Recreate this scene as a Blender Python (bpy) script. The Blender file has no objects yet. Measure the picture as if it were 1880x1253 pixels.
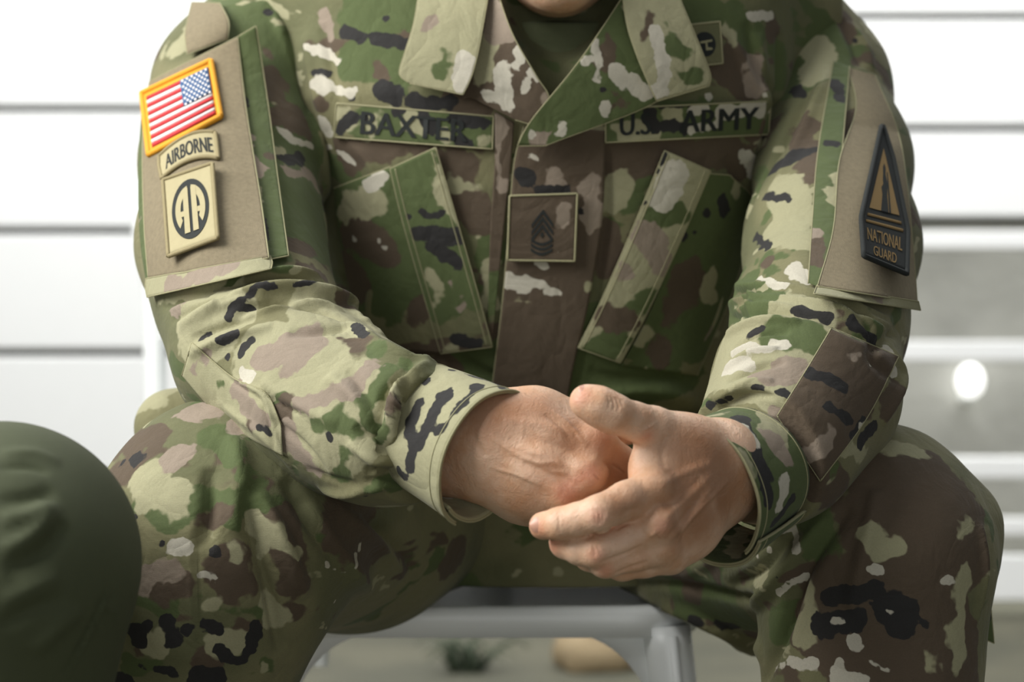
import bpy, math, random
import numpy as np
from mathutils import Vector, Matrix
from mathutils.bvhtree import BVHTree
random.seed(7)
rng = np.random.default_rng(7)
S = bpy.context.scene
COL = S.collection
# ------------------------------------------------------------------ camera
CZ = 0.665
F = 70.0 / 36.0 * 1880
cam_d = bpy.data.cameras.new('camera')
cam = bpy.data.objects.new('camera', cam_d); COL.objects.link(cam)
cam.location = (0, 0, CZ); cam.rotation_euler = (math.pi / 2, 0, 0)
cam_d.lens = 70; cam_d.sensor_width = 36; cam_d.clip_end = 60
cam_d.dof.use_dof = True; cam_d.dof.focus_distance = 1.34; cam_d.dof.aperture_fstop = 5.6
S.camera = cam
# ------------------------------------------------------------------ world, lights, exposure
S.view_settings.view_transform = 'Standard'; S.view_settings.look = 'None'
S.view_settings.gamma = 1; S.view_settings.use_curve_mapping = False
S.view_settings.exposure = 0.0
w = bpy.data.worlds.new('world'); S.world = w; w.use_nodes = True
bg = w.node_tree.nodes['Background']; bg.inputs[0].default_value = (0.95, 0.98, 1.0, 1); bg.inputs[1].default_value = 0.21

def area(name, loc, target, size, power, col=(1, 1, 1), sy=None):
    l = bpy.data.lights.new(name, 'AREA'); l.energy = power; l.color = col
    l.shape = 'RECTANGLE'; l.size = size; l.size_y = sy or size
    o = bpy.data.objects.new(name, l); COL.objects.link(o); o.location = loc
    o.rotation_euler = (Vector(target) - Vector(loc)).to_track_quat('-Z', 'Y').to_euler()
    return o
area('daylight_opening_left', (-1.45, 0.85, 1.75), (-0.1, 1.5, 0.7), 1.3, 70, (1.0, 0.985, 0.955))
area('daylight_opening_top', (0.1, 2.3, 2.6), (0, 1.5, 0.6), 1.6, 22, (0.97, 1.0, 1.0))
area('front_fill', (0.3, -1.3, 0.55), (0, 1.6, 0.45), 1.6, 9, (1.0, 1.0, 0.99), 0.9)  # added fill from the camera side, brightens the chair front
area('back_wall_fill', (2.2, 5.15, 3.2), (2.2, 5.4, 0.8), 5.0, 240, (1.0, 1.0, 0.98), 0.25)  # added unseen lamp, lifts the wall behind the rails
area('board_fill', (0.0, 3.6, 2.9), (0.0, 4.9, 0.9), 5.0, 130, (1.0, 1.0, 0.99), 0.8)  # added unseen lamp that whitens the background boards

# ------------------------------------------------------------------ helpers: points, fields, meshes
def P(px, py, d):
    return np.array([(px - 940) / F * d, d, CZ - (py - 626.5) / F * d])
def Q(co):
    d = co[..., 1]
    return 940 + co[..., 0] / d * F, 626.5 - (co[..., 2] - CZ) / d * F

class SDF:
    def __init__(s, lo, hi, h):
        s.h = h; s.lo = np.array(lo, float); n = np.ceil((np.array(hi) - s.lo) / h).astype(int) + 1
        s.ax = [(s.lo[i] + np.arange(n[i]) * h).astype(np.float32) for i in range(3)]
        s.f = np.full(n, 1.0, np.float32)
    def sub(s, lo, hi):
        sl = []
        for i in range(3):
            a = int(np.clip(math.floor((lo[i] - s.lo[i]) / s.h), 0, s.f.shape[i]))
            b = int(np.clip(math.ceil((hi[i] - s.lo[i]) / s.h) + 1, 0, s.f.shape[i]))
            if b <= a: return None
            sl.append(slice(a, b))
        X = s.ax[0][sl[0]][:, None, None]; Y = s.ax[1][sl[1]][None, :, None]; Z = s.ax[2][sl[2]][None, None, :]
        return tuple(sl), X, Y, Z
    def put(s, sl, d, k, op):
        a = s.f[sl]
        if op == 'cut':
            d = -d
            if k > 0:
                hh = np.maximum(k - np.abs(a - d), 0) / k
                s.f[sl] = np.maximum(a, d) + hh * hh * k / 4
            else: s.f[sl] = np.maximum(a, d)
        else:
            if k > 0:
                hh = np.maximum(k - np.abs(a - d), 0) / k
                s.f[sl] = np.minimum(a, d) - hh * hh * k / 4
            else: s.f[sl] = np.minimum(a, d)
    def cone(s, a, b, ra, rb, k=0.01, flat=None, op='add'):
        m = max(ra, rb) * 1.05 + k + 4 * s.h
        r = s.sub(np.minimum(a, b) - m, np.maximum(a, b) + m)
        if r is None: return
        sl, X, Y, Z = r
        ab = (b - a).astype(np.float32); L = float(ab @ ab) + 1e-12
        px, py, pz = X - np.float32(a[0]), Y - np.float32(a[1]), Z - np.float32(a[2])
        t = np.clip((px * ab[0] + py * ab[1] + pz * ab[2]) / L, 0, 1)
        dx, dy, dz = px - t * ab[0], py - t * ab[1], pz - t * ab[2]
        if flat is not None:
            n, q = flat; c = dx * n[0] + dy * n[1] + dz * n[2]
            d2 = dx * dx + dy * dy + dz * dz + c * c * (q * q - 1)
            d = (np.sqrt(d2) - (ra + (rb - ra) * t)) / (1 + (q - 1) * .5)
        else:
            d = np.sqrt(dx * dx + dy * dy + dz * dz) - (ra + (rb - ra) * t)
        s.put(sl, d.astype(np.float32), k, op)
    def chain(s, pts, k=0.01, flat=None, op='add'):
        """pts: (px, py, depth m, radius mm)"""
        for p, q in zip(pts, pts[1:]):
            s.cone(P(*p[:3]), P(*q[:3]), p[3] / 1000, q[3] / 1000, k, flat, op)
        return s
    def wchain(s, pts, k=0.01, flat=None, op='add'):
        for p, q in zip(pts, pts[1:]):
            s.cone(np.array(p[:3]), np.array(q[:3]), p[3] / 1000, q[3] / 1000, k, flat, op)
        return s
    def ell(s, c, r, k=0.01, op='add'):
        c = np.array(c); r = np.array(r); m = r + k + 3 * s.h
        q = s.sub(c - m, c + m)
        if q is None: return
        sl, X, Y, Z = q
        d = (np.sqrt(((X - c[0]) / r[0]) ** 2 + ((Y - c[1]) / r[1]) ** 2 + ((Z - c[2]) / r[2]) ** 2) - 1) * r.min()
        s.put(sl, d.astype(np.float32), k, op)
    def slab(s, keys, n=2.4, k=0.02, op='add'):
        """superelliptic body; keys (z, cx, cy, a, b) sorted by z"""
        K = np.array(sorted(keys)); sl, X, Y, Z = s.sub(s.lo, s.lo + 1e3)
        z = np.clip(Z, K[0, 0], K[-1, 0])
        g = [np.interp(z.ravel(), K[:, 0], K[:, i]).astype(np.float32)[None, None, :] for i in (1, 2, 3, 4)]
        q = (np.abs((X - g[0]) / g[2]) ** n + np.abs((Y - g[1]) / g[3]) ** n) ** (1 / n)
        d = (q - 1) * np.minimum(g[2], g[3])
        dz = np.maximum(np.maximum(K[0, 0] - Z, Z - K[-1, 0]), -1)
        d = np.maximum(d, dz)
        s.put(sl, d.astype(np.float32), k, op)
    def boxcut(s, lo, hi, k=.006):
        sl, X, Y, Z = s.sub(s.lo, s.lo + 1e3); c = (np.array(lo) + np.array(hi)) / 2; e = (np.array(hi) - np.array(lo)) / 2
        d = np.maximum(np.maximum(np.abs(X - c[0]) - e[0], np.abs(Y - c[1]) - e[1]), np.abs(Z - c[2]) - e[2]).astype(np.float32)
        s.put(sl, d, k, 'cut')
    def plane(s, p, n):
        """cut away the side n points to"""
        n = np.array(n) / np.linalg.norm(n); sl, X, Y, Z = s.sub(s.lo, s.lo + 1e3)
        s.f = np.maximum(s.f, ((X - p[0]) * n[0] + (Y - p[1]) * n[1] + (Z - p[2]) * n[2]).astype(np.float32))
    def mesh(s):
        f = s.f; n = f.shape
        for sl in ((0,), (-1,), (slice(None), 0), (slice(None), -1), (slice(None), slice(None), 0), (slice(None), slice(None), -1)): f[sl] = np.maximum(f[sl], s.h * .5)
        neg = f < 0
        c = neg[:-1, :-1, :-1].astype(np.uint8)
        for o in [(0, 0, 1), (0, 1, 0), (0, 1, 1), (1, 0, 0), (1, 0, 1), (1, 1, 0), (1, 1, 1)]:
            c = c + neg[o[0]:n[0] - 1 + o[0], o[1]:n[1] - 1 + o[1], o[2]:n[2] - 1 + o[2]]
        act = (c > 0) & (c < 8)
        idx = np.full(act.shape, -1, np.int32); I = np.argwhere(act); idx[act] = np.arange(len(I))
        acc = np.zeros((len(I), 3)); cnt = np.zeros(len(I))
        for ax in range(3):
            o1, o2 = [a for a in range(3) if a != ax]
            for u in (0, 1):
                for v in (0, 1):
                    A = I.copy(); A[:, o1] += u; A[:, o2] += v; B = A.copy(); B[:, ax] += 1
                    fa = f[A[:, 0], A[:, 1], A[:, 2]]; fb = f[B[:, 0], B[:, 1], B[:, 2]]
                    m = (fa < 0) != (fb < 0); t = np.where(m, fa / np.where(m, fa - fb, 1), 0)
                    pt = A.astype(float); pt[:, ax] += t
                    acc[m] += pt[m]; cnt[m] += 1
        V = s.lo + acc / cnt[:, None] * s.h
        faces = []
        for ax in range(3):
            o1, o2 = [(1, 2), (2, 0), (0, 1)][ax]
            a = np.moveaxis(neg, [ax, o1, o2], [0, 1, 2]); ii = np.moveaxis(idx, [ax, o1, o2], [0, 1, 2])
            e = a[:-1, 1:-1, 1:-1] != a[1:, 1:-1, 1:-1]
            E = np.argwhere(e); x, y, z = E[:, 0], E[:, 1] + 1, E[:, 2] + 1
            q = np.stack([ii[x, y - 1, z - 1], ii[x, y, z - 1], ii[x, y, z], ii[x, y - 1, z]], 1)
            flip = ~a[x, y, z]; q[flip] = q[flip][:, ::-1]
            faces.append(q)
        Fq = np.concatenate(faces); Fq = Fq[(Fq >= 0).all(1)]
        return V, Fq

def relax(V, Fq, it=2, lam=0.5):
    E = np.concatenate([Fq[:, [0, 1]], Fq[:, [1, 2]], Fq[:, [2, 3]], Fq[:, [3, 0]]])
    for _ in range(it):
        A = np.zeros_like(V); C = np.zeros(len(V))
        for i, j in ((0, 1), (1, 0)):
            for ax in range(3): A[:, ax] += np.bincount(E[:, i], V[E[:, j], ax], len(V))
            C += np.bincount(E[:, i], minlength=len(V))
        V = V + lam * (A / np.maximum(C, 1)[:, None] - V)
    return V

def newmesh(name, V, Fc, mats, parent=None, smooth=True, mi=None):
    me = bpy.data.meshes.new(name)
    if isinstance(Fc, np.ndarray):
        me.vertices.add(len(V)); me.vertices.foreach_set('co', np.asarray(V, np.float32).ravel())
        k = Fc.shape[1]; me.loops.add(len(Fc) * k); me.loops.foreach_set('vertex_index', Fc.astype(np.int32).ravel())
        me.polygons.add(len(Fc)); me.polygons.foreach_set('loop_start', np.arange(0, len(Fc) * k, k, dtype=np.int32))
        me.update(calc_edges=True); me.validate()
    else:
        me.from_pydata([tuple(v) for v in V], [], [tuple(int(i) for i in f) for f in Fc]); me.update()
    if not isinstance(mats, (list, tuple)): mats = [mats]
    for m in mats: me.materials.append(m)
    me.polygons.foreach_set('use_smooth', [smooth] * len(me.polygons))
    if mi is not None: me.polygons.foreach_set('material_index', np.asarray(mi, np.int32))
    o = bpy.data.objects.new(name, me); COL.objects.link(o)
    if parent: o.parent = parent
    return o

def co_of(o):
    n = len(o.data.vertices); a = np.empty(n * 3, np.float32); o.data.vertices.foreach_get('co', a); return a.reshape(-1, 3).astype(float)
def no_of(o):
    n = len(o.data.vertices); a = np.empty(n * 3, np.float32); o.data.vertices.foreach_get('normal', a); return a.reshape(-1, 3).astype(float)
def bvh_of(o):
    me = o.data; return BVHTree.FromPolygons([v.co for v in me.vertices], [p.vertices for p in me.polygons])
def join_data(o, other):
    """append other's geometry to o"""
    V = np.concatenate([co_of(o), co_of(other)]); n = len(o.data.vertices)
    Fc = [tuple(p.vertices) for p in o.data.polygons] + [tuple(i + n for i in p.vertices) for p in other.data.polygons]
    mats = list(o.data.materials); name = o.name; par = o.parent
    bpy.data.objects.remove(other); bpy.data.objects.remove(o)
    return newmesh(name, V, Fc, mats, par)

class Surf:
    """a surface looked up along sight lines of the drawing frame"""
    def __init__(s, *objs):
        s.b = [bvh_of(o) for o in objs]; s.V = np.concatenate([co_of(o) for o in objs])
        s.U = np.stack(Q(s.V), 1); s.D = s.V[:, 1]
    def hit(s, px, py):
        best = None; o = Vector((0, 0, CZ)); d = Vector(P(px, py, 1.0)) - o; d.normalize()
        for b in s.b:
            h = b.ray_cast(o, d)
            if h[0] is not None and (best is None or h[0].y < best.y): best = h[0]
        return None if best is None else np.array(best)
    def near(s, px, py, lim=25):
        h = s.hit(px, py)
        if h is not None: return h
        q = (s.U[:, 0] - px) ** 2 + (s.U[:, 1] - py) ** 2; i = int(np.argmin(q))
        return s.V[i] if q[i] < lim * lim else None

def resample(pts, n):
    pts = np.array(pts, float); L = np.r_[0, np.cumsum(np.linalg.norm(np.diff(pts, axis=0), axis=1))]
    t = np.linspace(0, L[-1], n); return np.stack([np.interp(t, L, pts[:, i]) for i in range(pts.shape[1])], 1)
def spline(pts, n):
    """Catmull-Rom through pts, n samples"""
    p = np.array(pts, float)
    if len(p) < 3: return resample(p, n)
    q = np.vstack([2 * p[0] - p[1], p, 2 * p[-1] - p[-2]]); out = []
    for i in range(len(p) - 1):
        for t in np.linspace(0, 1, 12, endpoint=False):
            a, b, c, d = q[i], q[i + 1], q[i + 2], q[i + 3]
            out.append(.5 * (2 * b + (c - a) * t + (2 * a - 5 * b + 4 * c - d) * t * t + (3 * b - a - 3 * c + d) * t ** 3))
    out.append(p[-1]); return resample(out, n)

def parse(txt):
    """lines  KEYnum[/num] x,y x,y ..."""
    out = []
    for ln in txt.strip().splitlines():
        ln = ln.split('#')[0].split()
        if not ln: continue
        out.append((ln[0][0], [float(v) for v in ln[0][1:].split('/')], [tuple(float(c) for c in q.split(',')) for q in ln[1:]]))
    return out

def lift(surf, pts, step=14, lim=25):
    p = np.array(pts, float)
    if len(p) > 1:
        L = np.linalg.norm(np.diff(p, axis=0), axis=1).sum(); p = spline(p, max(3, int(L / step) + 2))
    out = []; prev = None
    for q in p:
        h = surf.near(q[0], q[1], lim)
        if h is None: continue
        out.append(h)
    return np.array(out) if out else None

def seg_dist(V, C):
    """distance of V to polyline C, with arc parameter 0..1"""
    best = np.full(len(V), 9.0); par = np.zeros(len(V))
    if len(C) == 1: return np.linalg.norm(V - C[0], axis=1), par + .5
    L = np.r_[0, np.cumsum(np.linalg.norm(np.diff(C, axis=0), axis=1))]
    for i in range(len(C) - 1):
        a, ab = C[i], C[i + 1] - C[i]; l = ab @ ab + 1e-12
        if l > 0.06 ** 2: continue
        t = np.clip((V - a) @ ab / l, 0, 1); d = np.linalg.norm(V - a - t[:, None] * ab, axis=1)
        m = d < best; best[m] = d[m]; par[m] = ((L[i] + t * math.sqrt(l)) / max(L[-1], 1e-9))[m]
    return best, par

def folds(o, txt, sheet=False):
    """R amp_mm/width_px ridge (amp may be negative), S step: raises the left side of the line"""
    sf = Surf(o)
    V = co_of(o); N = no_of(o); disp = np.zeros(len(V))
    for k, a, pts in parse(txt):
        C = lift(sf, pts)
        if C is None or len(C) < 2: continue
        amp = a[0] / 1000; wd = a[1] / F * C[:, 1].mean()
        lo, hi = C.min(0) - 3 * wd, C.max(0) + 3 * wd
        m = ((V > lo) & (V < hi)).all(1); 
        if not m.any(): continue
        d, t = seg_dist(V[m], C)
        tp = np.sin(np.pi * np.clip(t, 0.0, 1)) ** .5 if k == 'R' else np.clip(np.minimum(t, 1 - t) * 8, 0, 1)
        prof = np.exp(-(d / wd) ** 2)
        disp[m] += amp * tp * prof
    V = V + (np.array([0, -1.0, 0]) if sheet else N) * disp[:, None]
    o.data.vertices.foreach_set('co', V.astype(np.float32).ravel()); o.data.update()

CK = 'GBLPDCl'
def paint(o, strokes, keys=CK, warp=0.0, vis=None):
    """distance fields of the printed shapes, stored per vertex"""
    V = co_of(o); sf = Surf(o); n = len(V)
    fld = {k: np.full(n, -0.05) for k in keys}
    for k, a, pts in strokes:
        if k not in fld: continue
        C = lift(sf, pts, 16, 18)
        if C is None: continue
        C = C[C[:, 1] < np.median(C[:, 1]) + 0.06]
        r = a[0] * (1.22 if k in 'GBLPl' else 1.1) / F * C[:, 1].mean(); m_ = r + 0.02
        m = ((V > C.min(0) - m_) & (V < C.max(0) + m_)).all(1)
        if not m.any(): continue
        d, _ = seg_dist(V[m], C); fld[k][m] = np.maximum(fld[k][m], r - d)
    keys = keys + ' ' * (-len(keys) % 3); fld[' '] = np.zeros(n)
    for j, nm in enumerate(('fa', 'fb', 'fc')[:len(keys) // 3]):
        at = o.data.attributes.new(nm, 'FLOAT_VECTOR', 'POINT')
        q = np.stack([fld[k] for k in keys[j * 3:j * 3 + 3]], 1).astype(np.float32); at.data.foreach_set('vector', q.ravel())

# ------------------------------------------------------------------ materials
def lin(c): return tuple(((x / 255 + .055) / 1.055) ** 2.4 if x > 10 else x / 255 / 12.92 for x in c) + (1,)
class NT:
    def __init__(s, name):
        s.m = bpy.data.materials.new(name); s.m.use_nodes = True; s.t = s.m.node_tree; s.t.nodes.clear()
        s.o = s.t.nodes.new('ShaderNodeOutputMaterial'); s.b = s.n('ShaderNodeBsdfPrincipled'); s.l(s.b.outputs[0], s.o.inputs[0])
    def n(s, ty, **kw):
        x = s.t.nodes.new(ty)
        for k, v in kw.items():
            if k[0] == '_': x.inputs[int(k[1:]) if k[1:].isdigit() else k[1:].replace('_', ' ')].default_value = v
            else: setattr(x, k, v)
        return x
    def l(s, a, b): s.t.links.new(a, b)
    def math(s, op, a, b=None, c=None, clamp=False):
        x = s.t.nodes.new('ShaderNodeMath'); x.operation = op; x.use_clamp = clamp
        for i, v in enumerate((a, b, c)):
            if v is None: continue
            if isinstance(v, (int, float)): x.inputs[i].default_value = v
            else: s.l(v, x.inputs[i])
        return x.outputs[0]
    def mix(s, fac, a, b):
        x = s.t.nodes.new('ShaderNodeMix'); x.data_type = 'RGBA'
        for sock, v in ((x.inputs[0], fac), (x.inputs[6], a), (x.inputs[7], b)):
            if isinstance(v, (int, float, tuple)): sock.default_value = v
            else: s.l(v, sock)
        return x.outputs[2]
    def noise(s, scale, detail=2, rough=.5, dist=0, vec=None):
        x = s.n('ShaderNodeTexNoise'); x.inputs['Scale'].default_value = scale; x.inputs['Detail'].default_value = detail
        x.inputs['Roughness'].default_value = rough; x.inputs['Distortion'].default_value = dist
        s.l(vec if vec is not None else s.obj(), x.inputs['Vector']); return x.outputs[0]
    def obj(s):
        if not hasattr(s, '_tc'): s._tc = s.n('ShaderNodeTexCoord')
        return s._tc.outputs['Object']
    def smooth(s, v, lo, hi):
        x = s.n('ShaderNodeMapRange'); x.interpolation_type = 'SMOOTHSTEP'
        x.inputs[1].default_value = lo; x.inputs[2].default_value = hi; s.l(v, x.inputs[0]); return x.outputs[0]
    def bump(s, h, dist, strength=1.0, prev=None):
        x = s.n('ShaderNodeBump'); x.inputs['Strength'].default_value = strength; x.inputs['Distance'].default_value = dist
        s.l(h, x.inputs['Height'])
        if prev is not None: s.l(prev, x.inputs['Normal'])
        return x.outputs[0]
def plain(name, c, rough=.6, bumpd=0, bs=300, var=.0, sheen=0, metal=0, spec=.5):
    t = NT(name); base = lin(c)
    if var:
        n = t.noise(bs * .2, 3); cc = t.mix(n, tuple(x * (1 - var) for x in base[:3]) + (1,), tuple(min(1, x * (1 + var)) for x in base[:3]) + (1,)); t.l(cc, t.b.inputs['Base Color'])
    else: t.b.inputs['Base Color'].default_value = base
    t.b.inputs['Roughness'].default_value = rough; t.b.inputs['Metallic'].default_value = metal; t.b.inputs['Specular IOR Level'].default_value = spec
    if sheen: t.b.inputs['Sheen Weight'].default_value = sheen
    if bumpd: t.l(t.bump(t.noise(bs, 4, .7), bumpd), t.b.inputs['Normal'])
    return t.m

CAMO_COL = dict(base=(118, 115, 84), base2=(98, 99, 70), G=(82, 93, 57), B=(86, 74, 60), L=(153, 150, 119), P=(140, 127, 112), D=(44, 43, 42), C=(186, 181, 165))
def camo(name, wr=.0012, light=1.0, generic=True):
    t = NT(name); C = {k: tuple(min(1, x * light) for x in lin(v)[:3]) + (1,) for k, v in CAMO_COL.items()}
    nb = t.smooth(t.noise(9, 2), .42, .58)
    col = t.mix(nb, C['base'], C['base2'])
    mp = t.n('ShaderNodeMapping'); mp.inputs['Scale'].default_value = (1, 1, 1.7); t.l(t.obj(), mp.inputs['Vector'])
    for off_, sc, lo, hi, key in ((3, 15, .60, .625, 'G'), (11, 13, .61, .635, 'B'), (23, 19, .66, .68, 'L')):
        m2 = t.n('ShaderNodeMapping'); m2.inputs['Location'].default_value = (off_, off_, off_); t.l(mp.outputs[0], m2.inputs['Vector'])
        col = t.mix(t.smooth(t.noise(sc, 3, .5, .3, m2.outputs[0]), lo, hi), col, C[key])
    fa = t.n('ShaderNodeAttribute', attribute_name='fa'); fb = t.n('ShaderNodeAttribute', attribute_name='fb')
    sa = t.n('ShaderNodeSeparateXYZ'); t.l(fa.outputs['Vector'], sa.inputs[0]); sb = t.n('ShaderNodeSeparateXYZ'); t.l(fb.outputs['Vector'], sb.inputs[0])
    wob = t.math('MULTIPLY', t.math('SUBTRACT', t.noise(85, 2, .5), .5), .012)
    wob2 = t.math('MULTIPLY', t.math('SUBTRACT', t.noise(32, 3, .55), .5), .044)
    fc = t.n('ShaderNodeAttribute', attribute_name='fc'); sc_ = t.n('ShaderNodeSeparateXYZ'); t.l(fc.outputs['Vector'], sc_.inputs[0])
    for key, sock, wv, e in (('L', sc_.outputs[0], wob2, .0014), ('G', sa.outputs[0], wob2, .0014), ('B', sa.outputs[1], wob2, .0014), ('L', sa.outputs[2], wob2, .0014), ('P', sb.outputs[0], wob2, .001), ('D', sb.outputs[1], wob, .0005), ('C', sb.outputs[2], wob, .0005)):
        m = t.smooth(t.math('ADD', sock, wv), -e, e); col = t.mix(m, col, C[key])
    # thread-level tone of the ripstop cloth
    th = t.noise(900, 2, .6); fuz = t.noise(60, 3, .6)
    col2 = t.n('ShaderNodeHueSaturation'); t.l(col, col2.inputs['Color'])
    v = t.math('ADD', t.math('MULTIPLY', th, .28), t.math('MULTIPLY', fuz, .18)); v = t.math('ADD', v, .77); t.l(v, col2.inputs['Value'])
    t.l(col2.outputs[0], t.b.inputs['Base Color'])
    t.b.inputs['Roughness'].default_value = .82; t.b.inputs['Specular IOR Level'].default_value = .25
    t.b.inputs['Sheen Weight'].default_value = .06
    wv = t.n('ShaderNodeTexWave'); wv.inputs['Scale'].default_value = 420; wv.bands_direction = 'Z'; t.l(t.obj(), wv.inputs['Vector'])
    b1 = t.bump(t.noise(1400, 2, .6), .00025, .6)
    b2 = t.bump(wv.outputs['Fac'], .00012, .5, b1)
    b3 = t.bump(t.noise(34, 3, .55, .6), .008, .26, b2)
    rg = t.math('ABSOLUTE', t.math('SUBTRACT', t.noise(13, 3, .5, 1.4), .5)); b3 = t.bump(t.math('POWER', t.math('ADD', rg, .001), .6), .020, .12, b3)
    t.l(b3, t.b.inputs['Normal'])
    return t.m
M_camo = camo('camouflage_ripstop')
M_seam = plain('seam_thread_edge', (150, 146, 112), .85, .0003, 900)
M_shirt = plain('olive_knit', (100, 106, 76), .9, .0004, 1200, .1)
M_olive = plain('olive_twill', (66, 72, 46), .8, .0003, 1200, .08)
M_white = plain('white_painted_steel', (238, 241, 240), .35, 0, 300, 0, 0, 0, .5)
M_loop = plain('tan_loop_pile', (146, 134, 108), .95, .0011, 1500, .25)
M_dark = plain('dark_thread', (30, 34, 32), .85, .0003, 900)
M_tan = plain('tan_embroidery', (168, 158, 122), .85, .0004, 1100, .06)
M_tanedge = plain('tan_merrowed_edge', (146, 134, 98), .85, .0006, 900, .1)
M_red = plain('red_thread', (196, 44, 48), .75, .0003, 1300)
M_whitet = plain('white_thread', (232, 228, 224), .75, .0003, 1300)
M_blue = plain('blue_thread', (44, 84, 128), .75, .0003, 1300)
M_gold = plain('gold_thread', (226, 158, 30), .7, .0006, 900)
M_boot = plain('coyote_suede', (120, 100, 76), .9, .0004, 400)
def skin():
    t = NT('skin'); fa = t.n('ShaderNodeAttribute', attribute_name='fa'); sa = t.n('ShaderNodeSeparateXYZ'); t.l(fa.outputs['Vector'], sa.inputs[0])
    n = t.smooth(t.noise(45, 4, .6), .35, .7)
    col = t.mix(n, lin((216, 180, 152)), lin((204, 158, 124)))
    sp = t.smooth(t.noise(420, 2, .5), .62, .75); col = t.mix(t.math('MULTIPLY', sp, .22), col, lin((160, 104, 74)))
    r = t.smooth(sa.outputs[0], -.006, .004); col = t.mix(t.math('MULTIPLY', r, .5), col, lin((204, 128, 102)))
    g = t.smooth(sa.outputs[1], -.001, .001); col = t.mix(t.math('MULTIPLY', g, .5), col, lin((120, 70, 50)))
    tan_shade = t.smooth(sa.outputs[2], -.014, .012); col = t.mix(t.math('MULTIPLY', tan_shade, .75), col, lin((140, 94, 60)))  # brown field: tan, plus shade on the hands painted into the colour
    t.l(col, t.b.inputs['Base Color']); t.b.inputs['Roughness'].default_value = .5
    t.b.inputs['Subsurface Weight'].default_value = .12; t.b.inputs['Subsurface Radius'].default_value = (1, .35, .2); t.b.inputs['Subsurface Scale'].default_value = .004
    b1 = t.bump(t.noise(650, 3, .65), .0005, .7); b2 = t.bump(t.noise(120, 4, .65, .8), .0018, .5, b1); t.l(b2, t.b.inputs['Normal'])
    return t.m
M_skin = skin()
M_nail = plain('fingernail', (200, 152, 130), .38)
def tag(o, label=None, cat=None, group=None, kind=None):
    if label: o['label'] = label
    if cat: o['category'] = cat
    if group: o['group'] = group
    if kind: o['kind'] = kind
    return o

# ------------------------------------------------------------------ the setting
def box_v(x0, x1, y0, y1, z0, z1):
    v = [(x, y, z) for x in (x0, x1) for y in (y0, y1) for z in (z0, z1)]
    return v, [(0, 1, 3, 2), (4, 6, 7, 5), (0, 4, 5, 1), (2, 3, 7, 6), (0, 2, 6, 4), (1, 5, 7, 3)]
def box(name, x0, x1, y0, y1, z0, z1, m, parent=None, bev=.004):
    v, f = box_v(x0, x1, y0, y1, z0, z1); o = newmesh(name, v, f, m, parent, False)
    if bev:
        b = o.modifiers.new('bevel', 'BEVEL'); b.width = bev; b.segments = 2
    return o
t = NT('concrete_ground')
n1 = t.smooth(t.noise(2.2, 3, .6), .4, .65); n2 = t.noise(30, 4, .7)
c = t.mix(n1, lin((84, 83, 69)), lin((100, 97, 80))); c = t.mix(t.math('MULTIPLY', n2, .35), c, lin((62, 64, 50)))
t.l(c, t.b.inputs['Base Color']); t.b.inputs['Roughness'].default_value = .85; t.l(t.bump(n2, .004), t.b.inputs['Normal'])
M_ground = t.m
M_board = plain('white_painted_board', (240, 241, 240), .5, .0003, 120, .015)
M_back = plain('green_grey_render', (190, 190, 184), .9, .002, 22, .4)  # pale grey, mottled at random
M_gap = plain('weathered_batten', (70, 70, 56), .9)
fl = box('floor', -6, 6, -1.5, 9, -.1, 0, M_ground, None, 0); tag(fl, kind='structure')
WD = 4.8
def wz(py, d=WD): return CZ - (py - 626.5) / F * d
def wx(px, d=WD): return (px - 940) / F * d
bk = box('wall_back', -6, 6, 5.5, 5.6, 0, 3.4, M_back, None, 0); tag(bk, kind='structure')
# left and middle: wide white boards with narrow dark gaps over battens
ys_l = [-470, -245, -22, 200, 424, 648, 872, 1096]
XS = wx(1300)
bt = box('trim_1', -6, XS, WD + .05, WD + .09, 0, 3.3, M_gap, None, 0); tag(bt, kind='structure')
mb = []
for i in range(len(ys_l) - 1):
    o = box('wall_board', -6, XS, WD, WD + .04, wz(ys_l[i + 1]) + .009, wz(ys_l[i]) - .009, M_board, None, .006)
    tag(o, kind='structure'); mb.append(o)
# right: the same boards above, open white rails below
ys_r = [-440, -200, 30, 236, 405]
bt = box('trim_2', XS, 6, WD + .05, WD + .09, wz(412), 3.3, M_gap, None, 0); tag(bt, kind='structure')
for i in range(len(ys_r) - 1):
    o = box('wall_board', XS + .01, 6, WD, WD + .04, wz(ys_r[i + 1]) + .009, wz(ys_r[i]) - .009, M_board, None, .006); tag(o, kind='structure')
for a, b, m in ((424, 458, M_board), (626, 664, M_board), (840, 880, M_board), (952, 985, M_board), (1020, 1105, M_board)):
    o = box('wall_rail', XS + .01, 6, WD, WD + .04, wz(b), wz(a), m, None, .006); tag(o, kind='structure')
# ------------------------------------------------------------------ seated soldier: body (skin)
H = .0010
def bounds(pts, m):
    a = np.array([P(*p[:3]) for p in pts]); return a.min(0) - m, a.max(0) + m
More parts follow.
